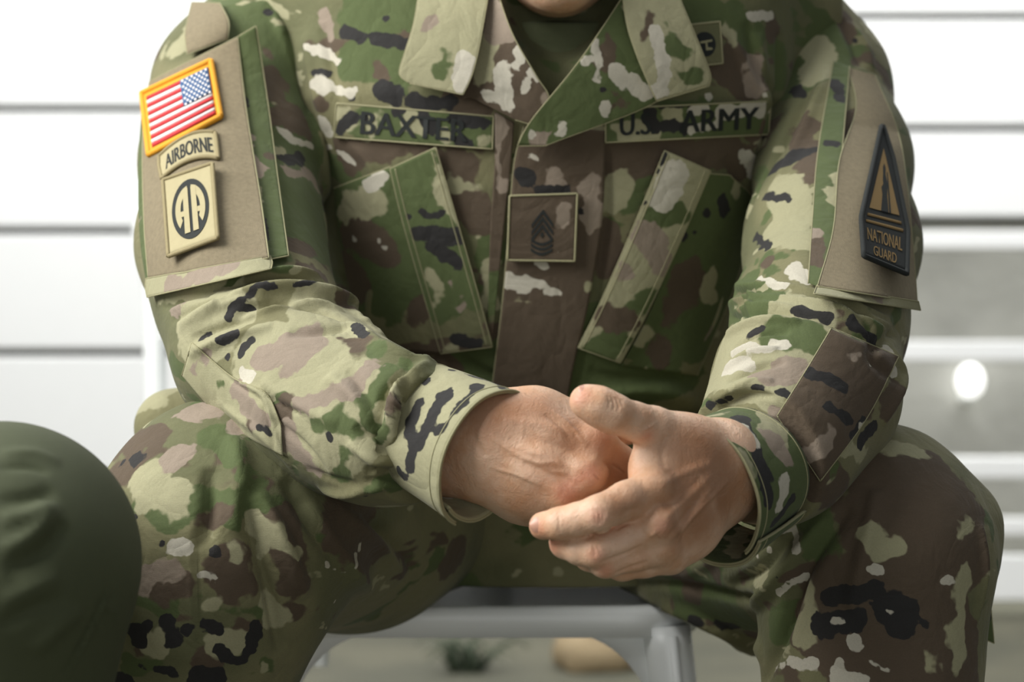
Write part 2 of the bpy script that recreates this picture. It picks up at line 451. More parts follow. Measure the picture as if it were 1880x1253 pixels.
# right hand (left in the picture): loose fist, back of the hand to the viewer
g = SDF(P(770, 1000, 1.27) - [0, 0, 0], P(1240, 690, 1.27), H)
g = SDF((P(770, 1000, 1.27)[0], 1.215, P(770, 1000, 1.27)[2]), (P(1240, 690, 1.27)[0], 1.36, P(770, 690, 1.27)[2]), H)
def rhand(g):
    for a, b in (((800, 800, 1.305, 27), (905, 790, 1.275, 23)), ((800, 835, 1.305, 27), (905, 850, 1.280, 23))): g.chain([a, b], .02)
    g.chain([(905, 788, 1.275, 22), (990, 790, 1.270, 17), (1092, 815, 1.263, 13.5)], .016)
    g.chain([(905, 810, 1.274, 21), (1000, 832, 1.264, 16), (1074, 868, 1.257, 12.5)], .014)
    g.chain([(905, 835, 1.277, 22), (980, 865, 1.266, 17), (1036, 908, 1.262, 12.5)], .014)
    g.chain([(905, 858, 1.281, 20), (960, 892, 1.277, 17), (1000, 925, 1.273, 12)], .014)
    g.chain([(905, 850, 1.296, 20), (975, 890, 1.300, 22), (1010, 910, 1.30, 18)], .02)      # heel of the palm
    g.chain([(915, 785, 1.290, 20), (985, 775, 1.292, 17), (1040, 778, 1.290, 13)], .018)    # thumb metacarpal
    g.chain([(985, 785, 1.285, 17), (1060, 820, 1.285, 14)], .018)
    g.chain([(1040, 778, 1.290, 13), (1105, 770, 1.285, 11), (1150, 790, 1.285, 10)], .004)  # thumb under the other hand
    g.chain([(1092, 815, 1.263, 13), (1138, 850, 1.274, 10.8), (1130, 905, 1.298, 9.5), (1090, 910, 1.31, 9)], .004)
    g.chain([(1074, 868, 1.257, 12.5), (1124, 884, 1.280, 10.5), (1110, 925, 1.305, 9.5), (1075, 925, 1.315, 9)], .003)
    g.chain([(1036, 908, 1.262, 12), (1085, 918, 1.285, 10), (1075, 950, 1.305, 9)], .003)
    g.chain([(1000, 925, 1.273, 11), (1045, 950, 1.285, 9), (1040, 960, 1.30, 8)], .003)
rhand(g)
g.cone(P(1092, 812, 1.256), P(1094, 814, 1.256), .0085, .0085, .008)
g.cone(P(1076, 862, 1.2505), P(1084, 872, 1.2505), .0085, .008, .010)
g.cone(P(1030, 905, 1.255), P(1032, 908, 1.255), .0085, .0085, .008)
V, Fq = g.mesh(); V = relax(V, Fq, 2); hand_r = newmesh('hand_r', V, Fq, M_skin)
# left hand (right in the picture): wraps over the fist, thumb on top
g = SDF((P(945, 0, 1.22)[0], 1.165, P(0, 1090, 1.22)[2]), (P(1460, 0, 1.27)[0], 1.375, P(0, 690, 1.22)[2]), H)
for a, b in (((1415, 860, 1.355, 26), (1325, 842, 1.277, 20)), ((1405, 895, 1.355, 26), (1320, 888, 1.279, 20))): g.chain([a, b], .02)
g.chain([(1325, 840, 1.272, 20), (1262, 862, 1.248, 15), (1204, 896, 1.226, 11.8)], .016)
g.chain([(1322, 862, 1.270, 20), (1262, 905, 1.242, 14), (1212, 962, 1.222, 11.5)], .012)
g.chain([(1320, 885, 1.274, 19), (1265, 945, 1.244, 14), (1218, 1004, 1.229, 11)], .012)
g.chain([(1320, 900, 1.279, 18), (1268, 975, 1.252, 14), (1230, 1024, 1.242, 10.5)], .014)
g.chain([(1300, 900, 1.285, 20), (1240, 960, 1.262, 16)], .02)
g.chain([(1320, 835, 1.276, 18), (1262, 815, 1.256, 16), (1198, 785, 1.238, 12.4)], .014)    # thumb metacarpal
g.chain([(1225, 820, 1.246, 14), (1200, 860, 1.240, 12), (1196, 900, 1.236, 11)], .014)       # web
g.chain([(1262, 840, 1.252, 15), (1225, 880, 1.246, 14)], .014)
g.chain([(1198, 785, 1.238, 12.6), (1165, 774, 1.229, 11.2), (1125, 760, 1.219, 11.8), (1098, 746, 1.217, 11.6), (1077, 738, 1.217, 10.6)], .005)
g.chain([(1204, 896, 1.226, 12), (1150, 920, 1.212, 11.6), (1098, 945, 1.202, 11.2), (1060, 955, 1.206, 10), (1028, 962, 1.209, 9.6), (997, 966, 1.216, 8.6)], .0035)
g.chain([(1212, 966, 1.222, 11.5), (1150, 992, 1.217, 10.0), (1094, 1012, 1.212, 10.2), (1065, 1009, 1.217, 9.6), (1039, 997, 1.226, 9.8), (1040, 965, 1.246, 8.6)], .003)
g.chain([(1218, 1006, 1.229, 11), (1165, 1020, 1.222, 9.8), (1112, 1032, 1.218, 9.8), (1082, 1022, 1.236, 9), (1085, 985, 1.258, 8.5)], .003)
g.chain([(1230, 1022, 1.240, 10.5), (1185, 1034, 1.236, 9), (1142, 1040, 1.234, 9), (1110, 1035, 1.25, 8.4), (1110, 1000, 1.265, 8)], .003)
for c, r in (((1200, 892, 1.219), 8.5), ((1208, 962, 1.214), 8.5), ((1214, 1003, 1.222), 8), ((1226, 1022, 1.234), 8)):
    g.cone(P(*c), P(c[0] + 3, c[1], c[2]), r / 1000, r / 1000, .007)
V, Fq = g.mesh(); V = relax(V, Fq, 2); hand_l = newmesh('hand_l', V, Fq, M_skin)
folds(hand_r, '''
R1.4/11 925,770 1000,782 1085,812
R1.2/9 925,815 1000,838 1070,866
R1.0/9 925,850 980,880 1030,905
R-1.5/9 960,800 1030,822 1065,832 1090,842
R-1.3/8 960,850 1020,872 1050,890
R-2.4/5 1108,846 1122,856 1136,866 1150,876
R1.1/5 900,800 940,830 985,850 1020,850 1040,872
R.9/4.5 985,850 1010,866 1045,868
R.9/5 1010,752 1040,775 1062,800 1078,822
R-1.0/5 1000,760 1030,785 1050,812
R.8/4 905,860 950,872 990,890
R-.8/6 870,800 890,840
''')
folds(hand_l, '''
R1.3/9 1310,850 1260,868 1210,893
R1.2/8 1310,872 1262,912 1216,960
R1.0/8 1310,890 1268,950 1222,1000
R-1.3/9 1290,880 1245,915 1215,930
R-1.2/8 1290,910 1250,960 1225,985
R-.8/6 1180,930 1140,945
R1.6/12 1192,782 1193,786
R-1.0/2.4 1098,934 1101,950 1098,966
R-.8/2.2 1104,934 1107,950 1104,964
R-.6/2.2 1092,936 1094,950 1092,964
R-.6/2.2 1110,936 1112,950
R-.6/2 1027,946 1026,960 1028,976
R-1.7/5 1040,990 1090,982 1135,968 1172,948
R-1.3/4.5 1100,1034 1145,1019 1185,1000
R-1.2/4 1128,1054 1160,1042 1190,1032
R1.2/9 1196,978 1202,984
R-.9/2.4 1122,728 1128,744 1124,756
R-.7/2.2 1130,730 1136,746 1132,758
R-.7/2.2 1114,726 1120,740 1116,752
R-.6/2.2 1138,732 1144,748
R-.8/2.4 1088,1000 1092,1012 1090,1024
R-.6/2.4 1096,1000 1100,1012
R.9/4.5 1340,880 1300,920 1262,960 1240,1000
R-.8/6 1222,800 1215,830 1220,860
''')
SK = parse('''
R14 1100,808
R14 1085,868
R16 1040,905
R8 1030,900 1075,872
R16 1062,725
R12 985,970
R14 1015,1002
R11 1218,968
R10 1098,950
R9 1094,1020
R8 1190,800
R10 1110,1050
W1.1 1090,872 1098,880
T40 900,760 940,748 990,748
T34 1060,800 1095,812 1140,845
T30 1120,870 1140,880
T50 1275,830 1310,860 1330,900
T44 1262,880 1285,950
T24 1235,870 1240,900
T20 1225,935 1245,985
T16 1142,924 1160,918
''')  # T strokes: tanned skin and painted-in shade of the hands

# rest of the body: head, neck, trunk, arms and legs under the cloth
g = SDF((-.46, 1.16, .02), (.46, 2.02, 1.36), .006)
g.wchain([(.045, 1.70, .90, 60), (.045, 1.66, .99, 56)], .02)
hx, hy, hz = .036, 1.585, 1.022
g.ell((hx, hy + .02, hz + .055), (.076, .095, .105), .02)
g.ell((hx, hy - .035, hz - .02), (.058, .062, .085), .03)
g.ell((hx, hy - .075, hz - .085), (.026, .022, .022), .02)
g.wchain([(hx, hy - .10, hz + .03, 9), (hx, hy - .118, hz - .002, 12)], .012)
g.wchain([(hx - .02, hy - .088, hz - .045, 6), (hx, hy - .097, hz - .043, 8), (hx + .02, hy - .088, hz - .045, 6)], .006)
for s_ in (-1, 1):
    g.wchain([(hx + s_ * .03, hy - .083, hz + .035, 10), (hx + s_ * .034, hy - .083, hz + .035, 10)], .006)
    g.wchain([(hx + s_ * .076, hy + .02, hz + .04, 11), (hx + s_ * .074, hy + .015, hz, 8)], .008)
    g.wchain([(.045, 1.72, .86, 70), (.045 + s_ * .15, 1.74, .84, 46)], .03)
g.wchain([(.03, 1.72, .80, 95), (.02, 1.78, .66, 90), (.015, 1.82, .57, 90)], .04)
def pc(*pts): return [tuple(P(*p[:3])) + (p[3],) for p in pts]
g.wchain(pc((540, 60, 1.72, 44), (430, 300, 1.62, 42), (440, 580, 1.47, 38)), .02)
g.wchain(pc((440, 580, 1.47, 38), (620, 720, 1.37, 36), (820, 815, 1.30, 26)), .02)
g.wchain(pc((1440, 60, 1.74, 42), (1528, 300, 1.64, 40), (1520, 590, 1.47, 38)), .02)
g.wchain(pc((1520, 590, 1.47, 38), (1480, 740, 1.40, 34), (1410, 880, 1.36, 24)), .02)
for a in (pc((860, 860, 1.84, 74), (640, 935, 1.60, 62), (425, 960, 1.40, 56)), pc((1110, 860, 1.84, 74), (1390, 965, 1.60, 62), (1610, 1000, 1.41, 56))): g.wchain(a, .03)
for kx, fx in ((-.20, -.22), (.26, .25)):
    g.wchain([(kx, 1.41, .53, 50), (fx, 1.44, .34, 42), (fx, 1.44, .12, 38)], .03)
g.boxcut((-.23, 1.605, .1), (.165, 2.1, .458))
V, Fq = g.mesh(); V = relax(V, Fq, 1); rest = newmesh('rest', V, Fq, M_skin)
# one body mesh: hands fused with the arms
for q in (hand_r, hand_l):
    md = rest.modifiers.new('fuse', 'BOOLEAN'); md.operation = 'UNION'; md.solver = 'MANIFOLD'; md.object = q
dg = bpy.context.evaluated_depsgraph_get(); me = bpy.data.meshes.new_from_object(rest.evaluated_get(dg)); me.name = 'person'
for q in (hand_r, hand_l, rest): bpy.data.objects.remove(q)
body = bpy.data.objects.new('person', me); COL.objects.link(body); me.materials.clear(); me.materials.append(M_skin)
for pl_ in me.polygons: pl_.use_smooth = True
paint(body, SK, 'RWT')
tag(body, 'seated soldier in camouflage uniform leaning forward with hands clasped', 'person')
# nails: thumb and index finger of the upper hand
def nail(c, along, out, L, W, name='fingernail'):
    a = np.array(along, float); a /= np.linalg.norm(a); n = np.array(out, float); n -= a * (n @ a); n /= np.linalg.norm(n); b = np.cross(a, n)
    V = []; Fc = []; nu, nv = 10, 10
    for i in range(nu + 1):
        for j in range(nv + 1):
            s_, t = i / nu * 2 - 1, j / nv * 2 - 1; w_ = W * math.sqrt(max(0, 1 - .72 * max(0, s_) ** 3)) * (1 - .22 * max(0, -s_) ** 2)
            V.append(c + a * L * s_ + b * w_ * t * .95 + n * (.0018 * (1 - t * t) - .0009 * s_ * s_))
    for i in range(nu):
        for j in range(nv): k = i * (nv + 1) + j; Fc.append((k, k + 1, k + nv + 2, k + nv + 1))
    k = len(V); V += [v - n * .0008 for v in V]; Fc += [tuple(x + k for x in f[::-1]) for f in Fc]
    return newmesh(name, V, Fc, M_nail, body)
_s = Surf(body)
h = _s.hit(1084, 712)
if h is None: h = P(1084, 722, 1.21)
nail(P(1083, 719, 1.2125), P(1060, 712, 1.215) - P(1100, 728, 1.215), (0.15, -.55, .85), .0068, .0056)
nail(P(989, 964, 1.2092), P(960, 968, 1.214) - P(1000, 965, 1.21), (-.35, -.9, .1), .0055, .0050)
# ------------------------------------------------------------------ clothing
g = SDF((-.225, 1.49, .40), (.275, 1.90, 1.06), .0024)
def key(py, cx, d, hw, b): return (CZ - (py - 626.5) / F * d, (cx - 940) / F * d, d, hw / F * d, b)
g.slab([key(-160, 1020, 1.70, 210, .085), key(-80, 1010, 1.68, 360, .11), key(0, 1000, 1.67, 470, .124), key(200, 985, 1.665, 462, .130), key(400, 980, 1.68, 405, .125), key(600, 990, 1.70, 360, .125), key(760, 1000, 1.72, 345, .128), key(900, 1000, 1.74, 330, .13), key(1050, 1000, 1.76, 300, .12)])
g.chain([(800, -70, 1.68, 62), (550, 30, 1.69, 64)], .03)
g.chain([(1230, -70, 1.68, 62), (1440, 30, 1.70, 60)], .03)
g.chain([(1035, -160, 1.545, 74), (1030, 0, 1.545, 46), (1014, 120, 1.54, 18), (1010, 178, 1.54, 4)], .006, None, 'cut')
V, Fq = g.mesh(); V = relax(V, Fq, 2)
jacket = newmesh('jacket', V, Fq, M_camo, body)
def sleeve(pts, cut, h=.002, k=.03, extra=()):
    a = np.array([P(*p[:3]) for p in pts]); g = SDF(a.min(0) - .09, a.max(0) + .09, h); g.chain(pts, k)
    for e in extra: g.chain(e[0], e[1])
    g.plane(*cut)
    V, Fq = g.mesh(); V = relax(V, Fq, 2); return newmesh('sleeve', V, Fq, M_camo, jacket)
CL0, CL1 = P(768, 775, 1.315), P(896, 840, 1.268)
CR0, CR1 = P(1382, 862, 1.318), P(1296, 908, 1.272)
AXL = CL1 - CL0; AXR = np.array([-.60, -.74, -.28])
sl_l = sleeve([(548, 30, 1.70, 64), (442, 170, 1.665, 68), (428, 300, 1.61, 69), (426, 450, 1.53, 67), (448, 545, 1.475, 60), (484, 645, 1.425, 59), (600, 745, 1.37, 54), (700, 785, 1.33, 46), (800, 800, 1.30, 42)], (CL0 + AXL * .25, AXL))
sl_r = sleeve([(1410, 30, 1.72, 60), (1494, 160, 1.70, 59), (1525, 300, 1.63, 60), (1527, 450, 1.54, 62), (1505, 590, 1.46, 58), (1478, 720, 1.39, 60), (1425, 815, 1.345, 48), (1360, 870, 1.315, 42)], (CR0 - AXR * .01, AXR))
# T-shirt
g = SDF((-.12, 1.53, .80), (.21, 1.80, 1.02), .0025)
g.slab([key(-160, 1035, 1.69, 150, .07), key(40, 1025, 1.66, 190, .085), key(300, 1010, 1.66, 210, .09)])
g.wchain([(.045, 1.655, .86, 66), (.045, 1.655, .905, 64), (.045, 1.655, .925, 60)], .01)
g.plane((0, 1.59, .921), (0, -.25, 1))
V, Fq = g.mesh(); V = relax(V, Fq, 2); shirt = newmesh('t_shirt', V, Fq, M_shirt, body)
folds(shirt, 'R-1.6/4 925,62 975,80 1030,86 1090,80 1135,62')

# trousers
g = SDF((-.40, 1.16, .10), (.44, 2.0, .72), .003)
for sx, tr in ((0, ((860, 865, 1.83, 98), (650, 945, 1.60, 88), (430, 965, 1.405, 84), (405, 1000, 1.395, 84))), (1, ((1110, 865, 1.83, 98), (1380, 965, 1.62, 88), (1590, 990, 1.42, 75), (1605, 1030, 1.41, 76)))):
    g.chain(tr, .03)
g.chain([(405, 1000, 1.395, 84), (372, 1140, 1.39, 70), (352, 1253, 1.40, 60), (345, 1500, 1.41, 60)], .03); g.wchain([(-.230, 1.43, .32, 60), (-.23, 1.45, .13, 58)], .03)
g.chain([(1607, 1030, 1.41, 76), (1600, 1230, 1.40, 70), (1590, 1500, 1.41, 64)], .03); g.wchain([(.25, 1.43, .32, 62), (.25, 1.45, .13, 60)], .03)
g.chain([(870, 870, 1.82, 98), (1100, 870, 1.82, 98)], .05)
g.chain([(1650, 900, 1.43, 30), (1765, 962, 1.43, 18), (1772, 1030, 1.43, 14)], .03)
g.chain([(318, 785, 1.53, 30), (400, 770, 1.53, 28)], .012)
g.boxcut((-.23, 1.605, .1), (.165, 2.1, .454))
V, Fq = g.mesh(); V = relax(V, Fq, 2); trousers = newmesh('trousers', V, Fq, M_camo, body)
# ------------------------------------------------------------------ cloth sheets that follow the body
class Acc:
    def __init__(s): s.V = []; s.F = []; s.M = []; s.n = 0
    def add(s, V, Fc, m):
        s.V += [tuple(v) for v in V]; s.F += [tuple(i + s.n for i in f) for f in Fc]; s.M += [m] * len(Fc) if isinstance(m, int) else list(m); s.n = len(s.V)
    def build(s, name, mats, parent): return newmesh(name, s.V, s.F, mats, parent, True, s.M)

def polyfit2(px, py, d, deg):
    c = (px.mean(), py.mean()); sx = max(np.ptp(px), 1); sy = max(np.ptp(py), 1)
    def basis(x, y):
        x = (x - c[0]) / sx; y = (y - c[1]) / sy
        return np.stack([x ** i * y ** j for i in range(deg + 1) for j in range(deg + 1 - i)], -1)
    co, *_ = np.linalg.lstsq(basis(px, py), d, rcond=None)
    return lambda x, y: basis(np.asarray(x, float), np.asarray(y, float)) @ co

class Sheet:
    """ruled piece of cloth between edge lines A (left) and B (right), given top to bottom"""
    def __init__(s, A, B, surf=None, off=.002, deg=2, depth=None, curve=True, margin=0):
        s.A, s.B = np.array(A, float), np.array(B, float); n = 60
        s.a = spline(s.A, n) if curve else resample(s.A, n); s.b = spline(s.B, n) if curve else resample(s.B, n); s.off = off
        if depth is None:
            uu, vv = np.meshgrid(np.linspace(-margin, 1 + margin, 14), np.linspace(-margin, 1 + margin, 14)); px, py = s.px(uu.ravel(), vv.ravel())
            h = [surf.near(x, y, 60) for x, y in zip(px, py)]; ok = [i for i, q in enumerate(h) if q is not None]
            D = np.array([h[i][1] for i in ok]); X, Y = px[ok], py[ok]
            m = D < np.median(D) + .06; s.depth = polyfit2(X[m], Y[m], D[m], deg)
            s.off = off + max(0, float(np.percentile(s.depth(X[m], Y[m]) - D[m], 92)))
        else: s.depth = depth
    def px(s, u, v):
        u, v = np.asarray(u, float), np.asarray(v, float); t = np.linspace(0, 1, len(s.a))
        def at(c):
            q = np.stack([np.interp(v, t, c[:, 0]), np.interp(v, t, c[:, 1])], -1)
            lo = np.minimum(v, 0)[..., None] * (c[1] - c[0]) * 59; hi = np.maximum(v - 1, 0)[..., None] * (c[-1] - c[-2]) * 59
            return q + lo + hi
        a, b = at(s.a), at(s.b); p = a + (b - a) * u[..., None]; return p[..., 0], p[..., 1]
    def at(s, u, v, z=0.0):
        """z: height over the sheet, in metres"""
        px, py = s.px(u, v); o = s.off(u, v) if callable(s.off) else s.off
        d = s.depth(px, py) - o
        if getattr(s, 'cling', None):
            sh = np.shape(px); fx, fy, fd = np.ravel(px), np.ravel(py), np.ravel(d).copy()
            for i in range(len(fx)):
                h = s.cling.hit(fx[i], fy[i])
                if h is not None: fd[i] = min(fd[i], h[1] - .003)
            d = fd.reshape(sh)
        d = d - z
        return np.stack([(px - 940) / F * d, d, CZ - (py - 626.5) / F * d], -1)
    def grid(s, acc, nu, nv, m=0, th=.0015, u0=0, u1=1, v0=0, v1=1, z=0.0, rim=None, clip=None):
        U, W = np.meshgrid(np.linspace(u0, u1, nu + 1), np.linspace(v0, v1, nv + 1))
        uc, vc = U, W
        if clip: uc, vc = clip(U, W)
        Pf = s.at(uc, vc, z).reshape(-1, 3); Pb = s.at(uc, vc, z - th).reshape(-1, 3); k = (nu + 1) * (nv + 1); Fc = []; M = []
        for j in range(nv):
            for i in range(nu):
                a = j * (nu + 1) + i; b = a + 1; c = a + nu + 2; d = a + nu + 1
                Fc.append((a, d, c, b)); M.append(m); Fc.append((a + k, b + k, c + k, d + k)); M.append(m)
        edge = [(i, i + 1) for i in range(nu)] + [((nv) * (nu + 1) + i + 1, nv * (nu + 1) + i) for i in range(nu)] + [((j + 1) * (nu + 1), j * (nu + 1)) for j in range(nv)] + [(j * (nu + 1) + nu, (j + 1) * (nu + 1) + nu) for j in range(nv)]
        for a, b in edge: Fc.append((a, b, b + k, a + k)); M.append(m if rim is None else rim)
        acc.add(np.concatenate([Pf, Pb]), Fc, M)
    def line(s, acc, uv, r, m, z=0.0, n=6, step=.03, close=False):
        """thread or bound edge along uv points"""
        uv = np.array(uv, float)
        if close: uv = np.vstack([uv, uv[:1]])
        q = []
        for a, b in zip(uv, uv[1:]):
            k = max(1, int(np.linalg.norm(b - a) / step)); q += [a + (b - a) * t for t in np.linspace(0, 1, k, endpoint=False)]
        q.append(uv[-1]); q = np.array(q); C = s.at(q[:, 0], q[:, 1], z); V = []; Fc = []
        for i in range(len(C)):
            d = C[min(i + 1, len(C) - 1)] - C[max(i - 1, 0)]; d /= max(np.linalg.norm(d), 1e-9); u = np.cross(d, (0, 1, 0)); u /= max(np.linalg.norm(u), 1e-9); w_ = np.cross(d, u)
            for j in range(n): a = 2 * math.pi * j / n; V.append(C[i] + r * (math.cos(a) * u + math.sin(a) * w_))
        for i in range(len(C) - 1):
            for j in range(n): Fc.append((i * n + j, i * n + (j + 1) % n, (i + 1) * n + (j + 1) % n, (i + 1) * n + j))
        Fc += [tuple(range(n))[::-1], tuple((len(C) - 1) * n + j for j in range(n))]; acc.add(V, Fc, m)
    def poly(s, acc, uv, m, z=.0004, th=.0006):
        """flat embroidered shape"""
        from mathutils.geometry import tessellate_polygon
        uv = np.array(uv, float); n = len(uv); f = s.at(uv[:, 0], uv[:, 1], z); b = s.at(uv[:, 0], uv[:, 1], z - th)
        T = tessellate_polygon([[Vector((x, y, 0)) for x, y in uv]])
        ar = 0.5 * sum(uv[i][0] * uv[(i + 1) % n][1] - uv[(i + 1) % n][0] * uv[i][1] for i in range(n))
        Fc = []
        for t in T:
            a_, b_, c_ = uv[t[0]], uv[t[1]], uv[t[2]]; o = (b_[0] - a_[0]) * (c_[1] - a_[1]) - (b_[1] - a_[1]) * (c_[0] - a_[0])
            Fc.append(tuple(t) if o < 0 else tuple(t)[::-1])
        for i in range(n):
            j = (i + 1) % n; Fc.append((i + 2 * n, j + 2 * n, j + n, i + n))
        acc.add(np.concatenate([f, b, f]), Fc, m)
    def text(s, acc, txt, box_, m, bold=.004, z=.0005, **kw):
        """letters; two copies set side by side give the embroidered stroke its width"""
        for k, e in ((-1, 0), (1, .00008)): s.text1(acc, txt, (box_[0] + k * bold, box_[1], box_[2] + k * bold, box_[3]), m, z + e, **kw)
    def text1(s, acc, txt, box_, m, z=.0005, warp=None, th=.0006, res=3):
        """letters filling box_=(u0,v0,u1,v1)"""
        cu = bpy.data.curves.new('lettering', 'FONT'); cu.body = txt; cu.resolution_u = res; cu.extrude = .5
        ob = bpy.data.objects.new('lettering', cu); COL.objects.link(ob); dg = bpy.context.evaluated_depsgraph_get(); me = bpy.data.meshes.new_from_object(ob.evaluated_get(dg))
        V = np.array([v.co[:] for v in me.vertices]); Fc = [tuple(p.vertices) for p in me.polygons]
        bpy.data.objects.remove(ob); bpy.data.curves.remove(cu); bpy.data.meshes.remove(me)
        x = (V[:, 0] - V[:, 0].min()) / np.ptp(V[:, 0]); y = 1 - (V[:, 1] - V[:, 1].min()) / np.ptp(V[:, 1])
        u = box_[0] + x * (box_[2] - box_[0]); v = box_[1] + y * (box_[3] - box_[1])
        if warp: u, v = warp(u, v)
        acc.add(s.at(u, v, z + (V[:, 2] > 0) * th - th), Fc, m)

def cloth_piece(name, sh, nu, nv, parent, th=.002, edge=True, mats=None, stitch=.0, clip=None, er=.00055, sides='tblr'):
    ac = Acc(); sh.grid(ac, nu, nv, 0, th, clip=clip)
    def along(pts):
        sh.line(ac, pts, er, 1, -.0004, 5, .02)
    E = {'t': [(0, 0), (1, 0)], 'b': [(0, 1), (1, 1)], 'l': [(0, 0), (0, 1)], 'r': [(1, 0), (1, 1)]}
    if edge:
        for c in sides: along(E[c])
    if stitch:
        k = stitch
        for a in ([(k, .01), (k, .99)], [(1 - k, .01), (1 - k, .99)]): sh.line(ac, a, .00045, 1, .0, 4, .02)
    return ac.build(name, mats or [M_camo, M_seam], parent)

def cuff(name, c0, c1, ax0, ax1, up, r0, r1, start, mat, sweep=2 * math.pi + .35, nr=22, na=110, th=.0022, wav=0):
    """open tube of cloth whose ends overlap"""
    V = []; Fc = []; M = []
    for layer in (0, 1):
        for i in range(nr + 1):
            t = i / nr; c = c0 + (c1 - c0) * t; ax = ax0 + (ax1 - ax0) * t; ax = ax / np.linalg.norm(ax)
            u = up - ax * (up @ ax); u /= np.linalg.norm(u); v = np.cross(ax, u)
            a_, b_ = r0[0] + (r1[0] - r0[0]) * t, r0[1] + (r1[1] - r0[1]) * t
            for j in range(na + 1):
                s_ = j / na; an = start + s_ * sweep; k = 1 + .10 * s_ - .05 - (th / a_ if layer else 0) + wav * math.sin(3 * an + 4 * t) * .5 + wav * math.sin(7 * an + 2) * .3 * t
                V.append(c + k * (a_ * math.cos(an) * u + b_ * math.sin(an) * v))
    k = (nr + 1) * (na + 1)
    for i in range(nr):
        for j in range(na):
            a = i * (na + 1) + j; b = a + 1; c = b + na + 1; d = a + na + 1; Fc.append((a, b, c, d)); M.append(0); Fc.append((a + k, d + k, c + k, b + k)); M.append(0)
    for j in range(na):
        a = nr * (na + 1) + j; Fc.append((a, a + 1, a + 1 + k, a + k)); M.append(1); a = j; Fc.append((a + 1, a, a + k, a + 1 + k)); M.append(0)
    for i in range(nr):
        a = i * (na + 1); b = a + na + 1; Fc.append((a, b, b + k, a + k)); M.append(1); a += na; b += na; Fc.append((b, a, a + k, b + k)); M.append(1)
    # bound edge at the mouth and a stitched line behind it
    o = newmesh(name, V, Fc, [mat, M_seam], jacket, True, M)
    ring = lambda row, out: [np.array(V[row * (na + 1) + j]) + 0 * out for j in range(na + 1)]
    ac = Acc(); ac.add(V, Fc, M)
    for row, r in ((nr, .0009), (nr - 3, .0005), (1, .0005)):
        C = ring(row, 0); W = []; G = []
        for i in range(len(C)):
            d = C[min(i + 1, len(C) - 1)] - C[max(i - 1, 0)]; d /= np.linalg.norm(d); u = np.cross(d, AX_ := (c1 - c0)); u /= np.linalg.norm(u); w_ = np.cross(d, u)
            for j in range(5): a = 2 * math.pi * j / 5; W.append(C[i] + r * (math.cos(a) * u + math.sin(a) * w_))
        for i in range(len(C) - 1):
            for j in range(5): G.append((i * 5 + j, i * 5 + (j + 1) % 5, (i + 1) * 5 + (j + 1) % 5, (i + 1) * 5 + j))
        ac.add(W, G, 1)
    bpy.data.objects.remove(o)
    return ac.build(name, [mat, M_seam], jacket)
#FOLDS
exec_folds = True
folds(sl_l, '''
R4/8 310,570 360,545 420,520
R-4/7 315,590 370,560 430,540
R3/8 560,545 600,548 640,565
R-3/7 700,610 650,570 600,552
R3/9 740,700 720,740 705,790
R-3/7 755,690 738,730 724,790
R3/8 680,900 715,890 740,895
R-3/7 672,885 705,878 735,882
R3/10 400,740 470,790 540,860
R-2.5/9 560,860 610,880 660,890

R9.1/14.08 330,600 400,560 480,535 560,535 640,560 705,610
R-9.1/11.44 300,560 380,535 460,512 540,510 600,530
R6.5/9.68 380,540 440,515 520,500 585,505
R-6.5/8.8 430,585 470,560 540,560 600,575 640,592
R5.2/7.92 470,575 530,560 590,560 630,572
R-5.2/7.92 400,560 440,545 480,545
R5.2/10.56 345,650 420,620 500,600
R-4.55/8.8 350,625 420,598 480,580
R6.5/17.6 640,592 700,640 760,660
R-5.2/12.32 530,612 600,606 650,600
R7.8/14.08 728,850 716,780 735,710 790,668
R-7.8/11.44 700,840 695,780 712,720 760,672
R5.2/10.56 690,640 740,660 800,668
R6.5/12.32 640,810 690,845 740,862
R-6.5/10.56 650,785 690,815 735,835
R-5.2/8.8 670,868 700,862 740,868
R5.2/11.44 590,900 640,905 700,890
R3.9/12.32 480,700 560,750 620,780
R-3.25/7.92 500,770 560,820 600,870
R2.5/4 356,632 428,696 475,720 491,743 515,823
R-3/4 364,640 434,704 470,730 484,752 506,826
R-3/3 484,722 520,745 571,767
R3.9/12.32 600,690 650,730 680,780
R-3.9/10.56 640,680 670,720 690,760
R2.6/17.6 300,180 300,300 300,450
R-7.8/12.32 600,270 612,380 610,470
R5.2/15.84 560,150 590,280 600,400
R-3.9/8.8 520,60 545,130 570,210
R3.9/10.56 500,20 530,90 560,170
''')
